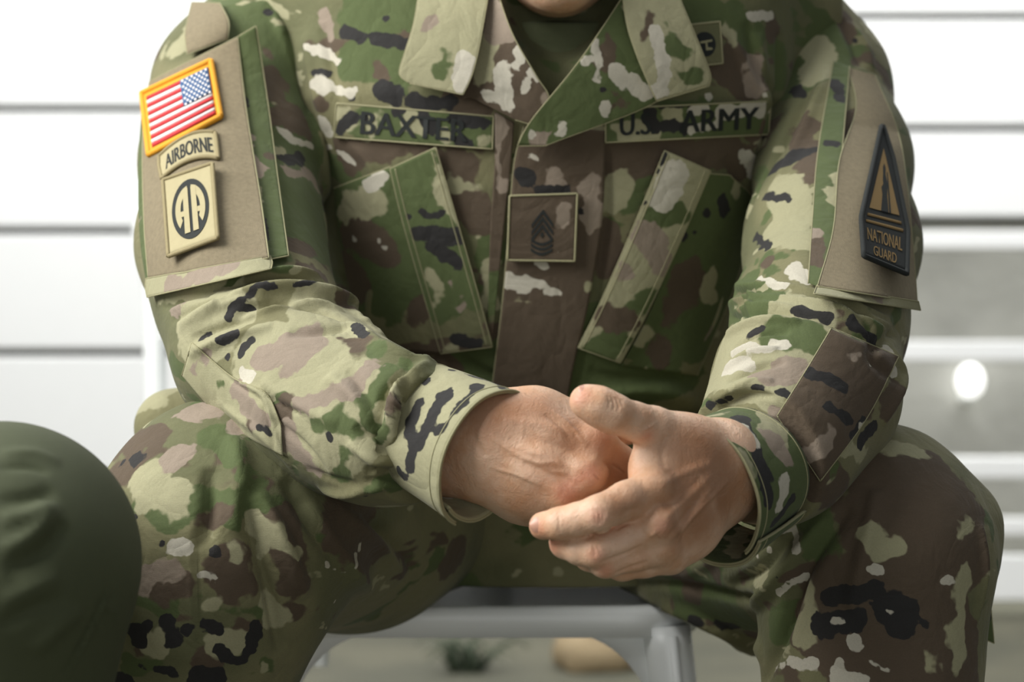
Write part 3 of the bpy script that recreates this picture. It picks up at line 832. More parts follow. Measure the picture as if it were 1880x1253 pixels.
folds(sl_r, '''
R3.5/7 1345,575 1400,560 1460,568 1520,590
R-3.5/6 1350,600 1420,578 1470,582
R3/7 1340,650 1385,625 1435,618
R-3/6 1335,662 1385,640 1430,632
R3/7 1300,790 1350,762 1400,772
R-3/7 1620,640 1590,600 1540,565
R3/8 1650,610 1600,585 1560,560

R7.8/11.44 1335,560 1400,545 1480,552 1560,580 1640,620
R-7.8/9.68 1340,585 1410,570 1480,575 1550,600 1640,645
R6.5/9.68 1335,615 1400,592 1470,590
R-5.2/7.92 1345,640 1400,615 1450,610
R5.2/8.8 1350,525 1440,530 1540,555 1640,590
R-6.5/7.92 1345,540 1440,545 1520,560 1600,590
R5.2/8.8 1330,680 1380,650 1430,640
R-5.2/7.92 1335,700 1390,675 1440,665
R4.55/7.92 1310,735 1370,705 1420,700
R-4.55/7.04 1320,755 1370,728 1425,728
R4.55/7.04 1330,770 1380,750 1430,770
R3.9/7.04 1360,600 1380,560 1400,520
R-6.5/10.56 1650,600 1600,650 1650,700
R5.2/12.32 1640,640 1655,700 1620,780
R-5.2/10.56 1500,140 1440,260 1390,350 1345,470
R3.9/12.32 1520,120 1470,250 1410,360
R3.9/10.56 1560,40 1590,90 1600,130
R-3.9/8.8 1540,30 1565,80 1580,125
''')
folds(jacket, '''
R4.8/14.4 560,60 575,140 600,240
R-4.8/10.8 590,50 610,140 625,200
R3.2/12.6 640,260 680,300 700,350
R-4.8/12.6 1330,290 1350,330 1370,380
R6.4/14.4 1390,60 1400,180 1375,300
R-6.4/11.7 1430,60 1430,190 1400,300
R-4.8/10.8 1370,40 1390,120 1440,210
R4.8/9.9 1340,60 1380,150 1410,200
R-4/10.8 1108,270 1112,400 1090,560
R4/12.6 700,480 680,560 700,640
R-3.2/10.8 620,500 700,520 780,500
R-4.8/12.6 830,650 900,690 980,700
R4.8/14.4 920,720 1000,730 1080,720
R-4.8/10.8 1080,680 1150,700 1250,690
R6.4/16.2 1080,740 1170,715 1280,735
R-6.4/12.6 1100,770 1180,745 1290,770
R4.8/16.2 1180,500 1220,430 1260,350
R4.8/12.6 1240,690 1300,600 1330,520
R-4.8/10.8 1270,560 1300,480 1320,420
''')
folds(trousers, '''
R8.5/18.7 430,800 440,880 430,980
R-8.5/13.6 385,860 385,940 370,1010
R8.5/17 470,900 520,1000 560,1100
R-10.2/13.6 440,900 470,1000 500,1100 515,1200
R2/3 355,960 354,1100 352,1253
R-2/4 361,960 360,1100 358,1253
R8.5/18.7 560,930 620,1020 680,1090
R-8.5/15.3 520,880 570,960 640,1060
R6.8/13.6 620,930 700,1010 740,1060
R-6.8/11.9 660,930 730,1000 760,1040
R5.1/11.9 1400,930 1330,1010 1250,1060
R-10.2/15.3 1560,930 1480,1040 1440,1150 1400,1253
R8.5/13.6 1520,950 1430,1060 1380,1120
R-8.5/11.9 1470,960 1400,1040 1340,1080
R6.8/15.3 1610,900 1590,1000 1560,1120
R8.5/13.6 1130,1090 1250,1120 1400,1190
R-6.8/11.9 1150,1070 1270,1080 1400,1110
R10.2/17 1300,1150 1360,1180 1400,1200
R5.1/8.5 1800,960 1805,1050 1790,1150
''')
# ------------------------------------------------------------------ jacket pieces
sj = Surf(jacket); ssl = Surf(sl_l); ssr = Surf(sl_r)
xs, ys = np.meshgrid(np.linspace(620, 1400, 22), np.linspace(5, 420, 16)); xs, ys = xs.ravel(), ys.ravel()
keep = ~((np.abs(xs - 1015) < 30 + (200 - ys) * .75) & (ys < 240))
hh = [sj.hit(x, y) if k else None for x, y, k in zip(xs, ys, keep)]; ok = [i for i, q in enumerate(hh) if q is not None]
chest = polyfit2(xs[ok], ys[ok], np.array([hh[i][1] for i in ok]), 3)
pieces = []
def add(o): pieces.append(o); return o
CODE = {}
def code(o, c): CODE[o.name] = c; return o
cl = add(cuff('cuff', CL0, CL1, AXL, AXL, np.array([.37, 0, .93]), (.0405, .036), (.0455, .038), math.pi * .86, M_camo, wav=.02))
cr = add(cuff('cuff', CR0, CR1, AXR, AXR, np.array([-.25, 0, .95]), (.044, .044), (.0475, .041), math.pi * 1.12, M_camo, wav=.025))
# placket with its left fold
pk = Sheet([(962, 232), (944, 300), (934, 420), (922, 560), (905, 700), (896, 810)], [(1112, 240), (1106, 400), (1080, 560), (1052, 680), (1030, 810)], sj, .004)
o = cloth_piece('placket', pk, 34, 90, jacket, .003, sides='l'); add(o)
lf = Sheet([(908, 205), (908, 300), (900, 430), (894, 640)], [(944, 225), (938, 300), (925, 420), (902, 640)], sj, .003)
add(cloth_piece('facing', lf, 10, 60, jacket, .003, edge=False))
# chest pockets: bag and slanted zip flap
pl = Sheet([(612, 346), (622, 430), (650, 560), (700, 640)], [(718, 306), (750, 420), (790, 560), (812, 650)], sj, .003)
add(cloth_piece('chest_pocket', pl, 26, 60, jacket, .003, sides='t'))
fpl = Sheet([(716, 310), (740, 410), (780, 550), (809, 650)], [(800, 271), (835, 390), (875, 530), (904, 637)], sj, .007)
add(cloth_piece('pocket_flap', fpl, 22, 76, jacket, .003, stitch=.9))
pr = Sheet([(1290, 318), (1250, 430), (1190, 580), (1140, 672)], [(1340, 322), (1385, 380), (1350, 520), (1280, 690)], sj, .003, deg=3)
add(cloth_piece('chest_pocket', pr, 30, 70, jacket, .003, sides='tr'))
fpr = Sheet([(1220, 277), (1170, 400), (1105, 550), (1061, 639)], [(1305, 314), (1255, 430), (1190, 570), (1139, 667)], sj, .008)
add(cloth_piece('pocket_flap', fpr, 22, 76, jacket, .003, stitch=.1))
# collar: lapels and their end tabs
def dchest(off): return dict(depth=chest, off=off)
l1 = Sheet([(860, -30), (862, 60), (850, 172)], [(905, -30), (915, 60), (1012, 182)], **dchest(lambda u, v: .014 + .012 * u * (1 - v)))
def collar(A, B, off, nu=34, nv=44, sides='tblr', curve=True, clip=None, name='collar'):
    s_ = Sheet(A, B, depth=chest, off=off, curve=curve); o = cloth_piece(name, s_, nu, nv, jacket, .0028, sides=sides, clip=clip); add(o); return s_
collar([(880, -40), (872, 60), (846, 172), (870, 182), (946, 220)], [(905, -40), (940, 60), (985, 140), (1008, 182), (985, 232)], lambda u, v: .012 + .016 * u * (1 - v), sides='br')
collar([(1165, -40), (1100, 60), (1050, 130), (975, 222), (950, 268)], [(1175, -40), (1185, 60), (1205, 120), (1210, 183), (1000, 268)], lambda u, v: .014 + .014 * (1 - u) * (1 - v), sides='lrb')
collar([(772, -40), (760, 40), (742, 100), (733, 136), (752, 153)], [(902, -40), (890, 30), (878, 95), (866, 140), (850, 174)], lambda u, v: .022 + .006 * (1 - v) * 1.0, sides='blr', name='collar_tab')
collar([(1138, -40), (1150, 40), (1165, 90), (1185, 140), (1206, 186)], [(1232, -40), (1262, 30), (1285, 85), (1304, 136), (1302, 158)], lambda u, v: .024 + .004 * (1 - v), sides='blr', name='collar_tab')
# name tape and service tape
def tape(A, B, txt, boxes, offz, bold=.02):
    s_ = Sheet(A, B, sj, offz, deg=2, curve=False); ac = Acc(); s_.grid(ac, 60, 14, 0, .002)
    s_.line(ac, [(0, 0), (1, 0), (1, 1), (0, 1)], .0007, 1, -.0002, 5, .02, True)
    for tx, bx in zip(txt, boxes): s_.text(ac, tx, bx, 2, bold, .0006)
    return add(ac.build('name_tape' if len(txt) == 1 else 'service_tape', [M_camo, M_seam, M_dark], jacket))
tape([(618, 190), (613, 252)], [(906, 214), (904, 274)], ['BAXTER'], [(.165, .17, .835, .84)], .0035, .005)
tape([(1112, 200), (1112, 262)], [(1415, 186), (1411, 247)], ['U.S.', 'ARMY'], [(.09, .16, .30, .82), (.455, .16, .93, .82)], .0035, .005)
# rank patch: three chevrons over three arcs
s_ = Sheet([(936, 360), (932, 478)], [(1060, 356), (1055, 480)], sj, .010, curve=False); ac = Acc(); s_.grid(ac, 24, 24, 0, .003)
s_.line(ac, [(0, 0), (1, 0), (1, 1), (0, 1)], .0009, 1, 0, 5, .03, True)
for k in range(3):
    y = .22 + k * .11; s_.poly(ac, [(.5, y), (.66, y + .22), (.66, y + .285), (.5, y + .07), (.34, y + .285), (.34, y + .22)], 2)
for k in range(3):
    y = .66 + k * .075; a = [(.34 + .32 * t, y + .07 * math.sin(math.pi * t)) for t in np.linspace(0, 1, 9)]; s_.poly(ac, a + [(p[0], p[1] + .045) for p in a[::-1]], 2)
s_.poly(ac, [(.5, .56), (.53, .61), (.5, .66), (.47, .61)], 2)
add(ac.build('rank_patch', [M_camo, M_seam, M_dark], jacket))
# badge half hidden by the collar
s_ = Sheet([(1262, 46), (1278, 122)], [(1322, 40), (1327, 116)], sj, .006, curve=False); ac = Acc(); s_.grid(ac, 14, 16, 0, .002)
s_.line(ac, [(0, 0), (1, 0), (1, 1), (0, 1)], .0008, 1, 0, 5, .04, True)
ov = [(.45 + .36 * math.cos(a), .5 + .3 * math.sin(a)) for a in np.linspace(0, 2 * math.pi, 26)[:-1]]
s_.poly(ac, ov, 2); s_.poly(ac, [(.3, .42), (.7, .4), (.7, .45), (.53, .46), (.53, .58), (.68, .6), (.68, .65), (.45, .65), (.47, .47), (.3, .47)], 1, .001)
add(ac.build('skill_badge', [M_camo, M_seam, M_dark], jacket))
# left sleeve: pocket, pile field, patches
MR = [M_camo, M_seam]
spl = Sheet([(262, 170), (254, 300), (256, 430), (268, 520)], [(470, 48), (492, 190), (512, 340), (530, 470)], ssl, .005, deg=3)
add(cloth_piece('sleeve_pocket', spl, 52, 90, jacket, .006, sides='tbr'))
lp = Sheet([(274, 150), (262, 250), (264, 400), (272, 512)], [(436, 68), (452, 200), (478, 360), (494, 474)], ssl, .009, deg=3)
pile_l = cloth_piece('loop_field', lp, 40, 60, jacket, .003, mats=[M_loop, M_seam]); add(pile_l)
ft = Sheet([(352, 4), (340, 60), (344, 100)], [(404, 6), (420, 40), (418, 72)], ssl, .010); add(cloth_piece('shoulder_tab', ft, 12, 14, jacket, .003, mats=[M_loop, M_seam]))
class On(Sheet):
    """a patch on the pile field: its own outline, the field's depth"""
    def __init__(s, A, B, base, off, curve=False, flat=False):
        Sheet.__init__(s, A, B, depth=base.depth, off=0, curve=curve)
        if flat:
            uu, vv = np.meshgrid(np.linspace(0, 1, 9), np.linspace(0, 1, 9)); x, y = s.px(uu.ravel(), vv.ravel()); D = base.depth(x, y)
            s.depth = polyfit2(x, y, D, 1); off += max(0, float((s.depth(x, y) - D).max())) * .8
        s.off = base.off + off
fl_ = On([(260, 171), (273, 284)], [(387, 111), (405, 214)], lp, .0035)
ac = Acc(); fl_.grid(ac, 20, 12, 0, .003)
for k in (.0, 1.): fl_.line(ac, [(k, 0), (k, 1)], .0024, 0, 0, 8, .03); fl_.line(ac, [(0, k), (1, k)], .0024, 0, 0, 8, .03)
u0, u1, v0, v1 = .055, .945, .085, .915
for i in range(13):
    a, b = v0 + (v1 - v0) * i / 13, v0 + (v1 - v0) * (i + 1) / 13; fl_.grid(ac, 16, 1, 1 if i % 2 == 0 else 2, .001, u0, u1, a, b, .0008 if i % 2 else .0013)
fl_.grid(ac, 8, 6, 3, .001, .54, u1, v0, v0 + (v1 - v0) * 7 / 13, .0018)
for r_ in range(9):
    for c_ in range(6 if r_ % 2 == 0 else 5):
        cx = .54 + .405 * ((c_ + .5) / 6 + (0 if r_ % 2 == 0 else 1 / 12)); cy = v0 + (v1 - v0) * 7 / 13 * (r_ + .5) / 9
        fl_.poly(ac, [(cx + (.024 if j % 2 == 0 else .011) * math.sin(j * math.pi / 5), cy - (.026 if j % 2 == 0 else .012) * math.cos(j * math.pi / 5)) for j in range(10)], 2, .0024)
add(ac.build('flag_patch', [M_gold, M_red, M_whitet, M_blue], jacket))
tb = On([(292, 287), (292, 305), (297, 328)], [(395, 243), (398, 262), (401, 291)], lp, .0035)
def arc(u, v): return u, v - .62 * (1 - (2 * u - 1) ** 2) * .55
ac = Acc(); tb.grid(ac, 24, 6, 0, .003, clip=arc)
for vv in (0, 1): tb.line(ac, [arc(u, vv) for u in np.linspace(0, 1, 20)], .0016, 1, 0, 6, .2)
for uu in (0, 1): tb.line(ac, [(uu, 0), (uu, 1)], .0016, 1, 0, 6)
tb.text(ac, 'AIRBORNE', (.10, .22, .92, .80), 2, .006, .0006, warp=arc)
add(ac.build('airborne_tab', [M_tan, M_tanedge, M_dark], jacket))
up_ = On([(299, 331), (309, 471)], [(390, 300), (400, 437)], lp, .003, flat=True); ac = Acc(); up_.grid(ac, 12, 14, 0, .003)
for k in (0, 1): up_.line(ac, [(k, 0), (k, 1)], .0016, 1, 0, 6); up_.line(ac, [(0, k), (1, k)], .0016, 1, 0, 6)
E = lambda a, rx, ry, cx=.5, cy=.49: (cx + rx * math.cos(a), cy + ry * math.sin(a))
up_.poly(ac, [E(a, .37, .39) for a in np.linspace(0, 2 * math.pi, 40)[:-1]], 2, .0008)
for s_g in (-1, 1):
    X = lambda x: .5 + s_g * x
    # an A whose outer leg follows the ring
    out = [(X(.30 * math.sin(a)), .49 - .315 * math.cos(a)) for a in np.linspace(.11, 2.30, 16)]; inn = [(X(.195 * math.sin(a)), .49 - .225 * math.cos(a)) for a in np.linspace(2.15, .50, 14)]
    up_.poly(ac, [(X(.03), .20), (X(.03), .79), (X(.14), .79), (X(.13), .20)], 0, .0018); up_.poly(ac, out + inn, 0, .0016)
    up_.poly(ac, [(X(.11), .49), (X(.235), .49), (X(.235), .56), (X(.11), .56)], 0, .0017)
add(ac.build('unit_patch', [M_tan, M_tanedge, M_dark], jacket))
# right sleeve: pocket gusset, pile field, triangular patch
gs = Sheet([(1530, 112), (1502, 277), (1492, 400), (1484, 520)], [(1560, 122), (1545, 290), (1532, 420), (1502, 527)], ssr, .006); gs.cling = ssr; add(cloth_piece('sleeve_pocket', gs, 14, 70, jacket, .005, sides='lr'))
rp = Sheet([(1556, 124), (1572, 198), (1541, 297), (1530, 421), (1501, 526)], [(1606, 138), (1648, 240), (1664, 330), (1676, 450), (1684, 556)], ssr, .010, deg=3); rp.cling = ssr
pile_r = cloth_piece('loop_field', rp, 36, 70, jacket, .004, mats=[M_loop, M_seam]); add(pile_r)
hm = Sheet([(1500, 524), (1494, 540)], [(1686, 554), (1690, 570)], ssr, .013, deg=2); add(cloth_piece('pocket_hem', hm, 30, 5, jacket, .004))
tp = On([(1618, 232), (1600, 315), (1581, 399), (1586, 470)], [(1622, 232), (1640, 290), (1667, 423), (1665, 503)], rp, .004, flat=True); ac = Acc(); tp.grid(ac, 14, 24, 0, .003)
for uv in ([(0, 0), (0, 1), (1, 1), (1, 0)],): tp.line(ac, uv, .0020, 0, 0, 6, .03, True)
tp.poly(ac, [(.5, .16), (.14, .62), (.86, .62)], 1, .0012)
tp.grid(ac, 10, 1, 1, .0005, .12, .88, .66, .68, .0010); tp.grid(ac, 10, 1, 1, .0005, .1, .9, .71, .73, .0010)
fig = [(.5, .27), (.56, .30), (.55, .35), (.62, .42), (.58, .5), (.60, .62), (.42, .62), (.44, .5), (.38, .42), (.45, .35), (.44, .30)]; tp.poly(ac, fig, 0, .0020); tp.poly(ac, [(.60, .33), (.64, .33), (.66, .62), (.62, .62)], 0, .002)
tp.text(ac, 'NATIONAL', (.12, .77, .88, .86), 1, .003, .001); tp.text(ac, 'GUARD', (.24, .89, .76, .96), 1, .003, .001)
M_bronze = plain('bronze_thread', (150, 122, 74), .85, .0004, 1100)
add(ac.build('shoulder_patch', [M_dark, M_bronze], jacket))
ep = Sheet([(1527, 602), (1480, 680), (1427, 764)], [(1650, 655), (1590, 770), (1506, 884)], ssr, .004, deg=3); ep.off = -.006; ep.cling = ssr; add(cloth_piece('elbow_patch', ep, 34, 50, jacket, .003))
# trousers: cargo pockets
fd = Sheet([(1792, 985), (1790, 1090), (1787, 1165)], [(1810, 990), (1817, 1090), (1825, 1182)], depth=lambda x, y: 1.43 + 0 * x, off=0)
cg = cloth_piece('cargo_pocket_flap', fd, 8, 30, trousers, .004)
pieces.append(cg)

hl = Sheet([(268, 512), (267, 528), (270, 546)], [(496, 470), (500, 482), (498, 494)], ssl, .012, deg=2); pieces.append(cloth_piece('pocket_hem', hl, 40, 8, jacket, .005))

el = Sheet([(352, 630), (428, 694), (487, 722), (516, 780)], [(334, 690), (392, 756), (450, 800), (520, 838)], ssl, .003, deg=3); el.off = -.012; el.cling = ssl; pieces.append(cloth_piece('elbow_patch', el, 26, 44, jacket, .003, sides='lt'))
# ------------------------------------------------------------------ the printed camouflage: shapes in the cloth, one list per piece of cloth
PRINT = '''
!J
@560,0,3.357
G130 330,60 600,80
P28 130,60 150,220
D40 240,200 340,225
D38 440,235 600,265 650,275
D18 490,115
G110 300,380 540,400
B35 420,390 450,450
C25 0,290 130,320 200,375
C48 60,520 130,540
C28 200,555 280,570
D22 60,455 140,455
D58 470,560 560,590
D45 650,620 800,640 900,620
D18 290,600
B48 100,650
C40 110,760 130,795
B80 250,920 500,900 750,940
B90 850,1000 1000,1080
C18 100,900 200,930 310,1005
G75 130,990 230,1040
L36 930,1130 1060,1150
L60 330,780 600,800
@600,260,2.32
B60 560,100 640,330
L30 540,180 640,190
G40 690,440 680,500
L20 700,560 710,700
B70 1200,60 1500,80
C32 1790,70 1820,130
L45 1240,190 1225,250
B50 1200,400 1190,480
G60 1290,250 1330,160
G120 1100,1000 1300,1020 1500,960
G120 800,1000 650,960
B60 500,980
B50 1650,700 1550,900
L30 1690,650 1640,780
P25 1620,820 1500,950
@900,0,3.357
G80 1300,60 1500,90 1560,230
C24 1590,100 1720,95
G45 1650,190
B90 1450,380 1600,520
L30 1470,200
P40 1620,420 1640,560
C20 1340,600
C14 1690,600
C30 1560,950 1640,1020
C25 1685,1010
B90 1200,960 1400,920 1560,1000
G50 1250,880
D40 560,620 700,700
G60 1750,300 1760,450
B40 1760,60 1740,200
!F
@560,0,3.357
B200 1195,700 1200,1400
P18 1195,720 1190,1150
G50 1180,1500 1150,1900
!T1
G200 500,750 1100,800
L60 240,700
D42 230,790 290,720
D28 370,720
L38 400,720 420,800
D30 560,700 590,690
L34 640,770 700,780
D40 730,720 790,790
D30 900,735 1140,755
D28 940,870 1020,880
L34 870,840
L36 1090,860
G34 1000,830
!T2
@900,0,3.357
G300 900,740 1600,740
L60 860,830 960,840
D42 980,690 1010,790
D42 1080,780 1190,790
L34 1130,700
C46 1430,690 1700,670
C26 1240,690 1330,660
G22 1550,790 1680,800
C22 1240,800 1400,770
D20 1060,650 1380,640
!PL
@600,260,2.32
G300 200,400
L40 60,290 220,280
C28 185,190 235,150
G40 90,220 140,210
B70 130,390 230,430
C8 120,420
C8 220,425
C13 250,455
B60 80,560 140,620
G90 260,600
B50 380,720
L20 440,560
!FL
G300 450,400
L20 470,70 500,200 570,390
D14 355,320
D15 405,300 430,322 490,310
D34 395,388 560,410
D30 455,450 560,522
L18 500,455 560,465
L26 440,560 500,640
P28 520,600 580,700
D26 555,840 640,865
L22 560,900
G60 370,160
!PR
G400 1500,500
D28 1680,250 1690,290
D24 1620,300
L26 1730,200 1770,150
B60 1560,560 1500,700
L22 1660,470 1620,640
D16 1520,410
D10 1565,385
L16 1340,820
B40 1430,900
!FR
l500 1350,500
C60 1480,140 1440,240
G34 1390,330 1500,310
P48 1360,400 1440,490
G34 1300,700 1400,690
G46 1150,860 1220,840
B42 1170,760 1270,750
P20 1270,560 1300,570
D14 1440,55 1430,90
D12 1410,125
D13 1490,85
D8 1320,250
G14 1310,230
!PK
B500 950,500
G40 830,90 850,60
G30 950,640
D36 830,150 860,160
C13 865,62 905,78
D22 900,205 1020,208
D14 1085,300
C34 780,590 840,610
C20 880,600 915,605
C14 900,520 930,530
C13 930,640 1005,640
L18 810,680 870,682
G70 790,800 1010,790
L14 1100,620
P22 1130,150 1120,420
P20 975,120 960,330
!RP
B500 930,360
G22 810,300 860,280
C12 985,470
P22 1010,270 1000,360
!BG
B500 1300,-100
!CL
@560,0,3.357
B600 1400,500
L60 1110,330 1120,480
C48 1215,430 1235,640
C34 1130,590
G28 1195,350
G26 1090,430
C32 1320,310 1330,370
C24 1300,400
C28 1400,440 1445,470
C25 1370,500 1350,545
G40 1270,560 1310,680
P34 1500,620
D8 1218,500
P60 1170,60 1230,170
!CR
@900,0,3.357
G600 700,500
G90 560,500 540,650
C25 645,270 670,400 655,490
C24 585,385 625,370
C46 785,440 820,500
C46 880,520 960,570
B45 775,560 800,620
C28 700,650 710,715
C32 440,770 440,810
C24 268,830
P38 290,860 420,790
B30 350,800
B34 730,250 700,380
L30 860,60 920,220
D16 700,560
!TL
@560,0,3.357
l900 850,200
G40 870,330 840,470
C60 980,370 970,500
P34 690,200 760,150
L50 950,100
!TR
@900,0,3.357
l900 1100,200
C44 1020,200 1060,360 1080,500
C40 1000,560 1080,560
G44 1180,470 1250,470
G34 1080,120 1120,250
G24 1200,330
B26 1000,90 960,200
!SL
@230,0,2.238
G200 600,200 700,900
L60 300,120 200,200
B50 620,330 600,400
B60 620,480 710,490
C20 640,540 700,580 760,600
D28 660,660 725,650
P35 690,715 770,730
L34 640,620
D20 590,50
L24 640,90
B26 570,210
L24 600,420
D34 820,840
B50 640,1000 740,1020
G80 700,900
L40 90,1180 350,1190
P28 200,1140 370,1090
@220,480,2.505
l250 700,500 1000,700
l200 400,250
l200 1000,250
P38 255,210
G26 380,60 500,80
B34 250,70 430,30
D15 620,130 550,180 510,215 505,250
D18 640,110 720,120
D16 800,110 900,92
D12 560,215 620,220
D24 530,330 460,372
D24 560,420 600,370
D10 500,440
P70 700,430 830,380
P50 900,320 760,520
C26 560,510 600,530
P44 890,650 1050,570 1150,480
P30 820,650 860,690
D6 745,578 760,575
G40 1060,770 1000,690
G34 1150,650 1140,740
D14 965,795 968,812
G46 1030,890 1010,990
G28 890,745
G24 1210,820 1190,760
G34 740,620 700,680
B36 760,640 730,700
P40 780,820 880,950
G30 1180,1030 1260,1000
D6 1130,1080
D8 1172,1072
P30 400,430 340,460
P34 520,570 640,690
G40 1230,500 1200,600
G40 1180,420
D22 1080,290 1120,340
D12 370,360 420,330
G40 1330,480
B24 1250,650
!C1
l900 1500,800
C60 1480,1060
C40 1650,640 1640,760
D34 1500,610 1450,700 1400,790
D32 1385,830 1340,900 1330,940
D24 1650,570 1590,640 1540,700 1460,780
D30 1370,660 1330,780 1360,860
D16 1285,960 1310,1000 1330,970
D14 1630,530 1720,560 1780,590
D10 1520,500 1600,520
D12 1400,560 1440,520
!SP
@230,0,2.238
G900 500,500
P17 490,520 540,720
L15 540,780 550,830
D14 480,400 490,430
D16 560,900 570,980
B18 590,640
L16 590,420 570,300
D20 70,1080
P20 60,900
!SR
@1380,0,2.02
G200 150,200
B50 180,480 230,650
D22 160,330 180,350
D40 210,560 150,580 90,620
L60 235,180 250,270
B26 225,215
P20 190,130
L70 120,700 180,830
D17 50,728 140,738
L60 90,850 170,900
D16 15,880 60,920
D8 118,898
B30 60,975
C34 150,1000 200,1035
G34 70,1000
C20 30,1035 120,1050
B40 330,60 360,130
G30 400,200
D12 385,150
@1220,500,1.664
l200 300,200
G46 350,190 450,195
G34 250,120 330,70
D13 262,190 300,172
D18 410,120 490,135
D18 570,150 640,210
C22 215,235 360,222
C22 190,300 260,280
D8 275,350 295,356
D13 360,365 385,375
P36 290,310 390,300
L34 250,360 330,400
C20 600,340 660,290
L35 560,540 600,560
G24 520,600
C20 680,240 700,300
D14 640,200
D12 140,405 175,395
D9 200,385
B40 600,400
D20 640,470 600,520
B50 700,400
P20 330,440
!EP
B900 500,400
D18 430,300 510,330 550,360
D16 500,410 570,455
C14 605,480
D20 580,500 650,470
G24 400,440 380,420
G20 520,560
D10 380,270
P24 440,560 500,520
P20 600,250
!C2
G900 250,600
D28 235,450 275,540 305,620 318,690
C10 250,468 282,525
L26 200,425 140,440
L30 350,520 330,440
P20 340,520 385,580
C22 370,640 350,720
D15 330,770 390,700
D10 190,428
L24 250,780 210,860
D8 290,600 250,560
L14 225,560 245,680
!GU
@1380,0,2.02
G900 280,500
D22 280,530 310,535
B26 250,970 230,900
L14 325,650 310,760
D18 310,300 330,370
L16 280,700
P14 240,860
!HM
l900 400,1090
P20 470,1100
!EL
@220,480,2.505
l900 500,600
P34 400,440 345,470
P40 520,570 640,720
D20 690,790 640,770
G26 480,560
B18 600,740
!HL
@230,0,2.238
l900 300,1150
B24 260,1110 350,1085
P34 200,1160 400,1110
D10 80,1180
!CF
@1220,500,1.664
G500 950,1000
D14 970,1000 980,1060
!T
@1220,500,1.664
B220 800,760
B220 760,1150
B160 560,1050
G80 620,620 720,590
L34 680,530 740,540
G50 600,760
L13 600,800 650,800
L14 640,845 705,842
L9 637,775 645,820
C12 620,905 655,912
C8 572,930
D58 700,1030 720,1050
D28 640,970 560,985 500,985
D32 590,1060 480,1080
D22 785,1070
C11 680,1038 698,1042
C13 512,1068 540,1070
C18 575,1130 595,1140
C12 340,1215 380,1190
C20 400,1200 460,1197
C28 520,1240 600,1252
C12 630,1192 680,1220
C10 535,1185
L18 815,1208 830,1215
L24 895,1200
L22 915,960 895,1120 900,1170
L20 915,785 945,770
C9 850,942 880,940
G22 870,960 900,1020
C13 350,800 395,780 405,845
C9 320,853
C9 282,863
C13 350,980 380,955 425,930
L14 275,920 305,970
G90 60,980 200,1040
B45 140,900
G50 400,1050 340,1060
D10 385,918
G44 430,720 500,870
L20 440,990 430,1120
D10 340,930
D16 80,1062 110,1072
D18 170,1078 215,1082
B40 270,1110
L14 210,1110 260,1140
@0,680,2.186
P90 800,160
L90 620,80
P60 720,350
P50 1000,230
G50 860,270 920,320
D30 545,350 560,362
D15 490,372 480,388
B14 560,415 590,412
B10 495,433
L80 600,450
L70 700,500
G38 650,590 700,590
G30 680,630
D14 520,595 545,600
D14 650,690
D12 600,655
C34 705,712 735,708
G56 800,520 900,520
G60 1000,450 1080,540
G40 930,610
B50 860,600
D12 805,695
D18 850,735 870,737
B80 900,760 950,860
L24 840,665 920,695 950,745
C10 952,770
C11 1000,605 1015,608
L30 1030,630 1140,710 1195,755
L20 1065,700 1055,755
B80 1150,640 1180,850
C11 795,820 830,822
C20 855,840
P32 590,800 690,785
P26 560,860
B40 650,865 740,870
G34 560,920 680,930
L34 850,940
G18 880,965 1040,975
G20 800,910
D30 680,1010 700,1085
D24 745,1040
D30 535,1040 555,1082
D15 590,1025
D28 840,1030 870,1040
D16 820,1045
L60 640,1120
L60 900,1090
B48 970,1040
D26 1030,1030 1005,1085
D22 880,1120 930,1165 980,1160
D20 990,1130 1020,1122
D20 640,1200 710,1225
D15 565,1190
D48 800,1240 860,1235
B60 820,1175
D22 470,1240 520,1246
C8 745,985
L24 1060,1200
L40 1060,900 1120,1000
B20 560,1140
D8 480,1050
G40 1080,1180
D22 1070,270 1130,310
@500,900,2.089
C12 350,190 330,230 318,300
C8 205,290 280,315
C7 345,355
C7 240,430
B140 400,200 300,100
G90 1000,300 1200,200
B70 1600,350
L12 860,110
B80 700,250
'''
def strokes_for(name):
    out = []; cur = None; ox = oy = 0.0; s_ = 1.0
    for ln in PRINT.strip().splitlines():
        if ln[0] == '!': cur = ln[1:].split(); continue
        if ln[0] == '@': ox, oy, s_ = [float(v) for v in ln[1:].split(',')]; continue
        if name in cur:
            for k, a, pts in parse(ln): out.append((k, [a[0] / s_], [(ox + x / s_, oy + y / s_) for x, y in pts]))
    return out
for o_, c_ in zip(pieces, ['C1', 'C2', 'PK', 'F', 'PL', 'FL', 'PR', 'FR', 'CL', 'CR', 'TL', 'TR', 'T1', 'T2', 'RP', 'BG', 'SP', 0, 0, 0, 0, 0, 'GU', 0, 'HM', 0, 'EP', 'CF', 'HL', 'EL']):
    if c_: paint(o_, strokes_for(c_))
paint(jacket, strokes_for('J')); paint(sl_l, strokes_for('SL')); paint(sl_r, strokes_for('SR')); paint(trousers, strokes_for('T'))
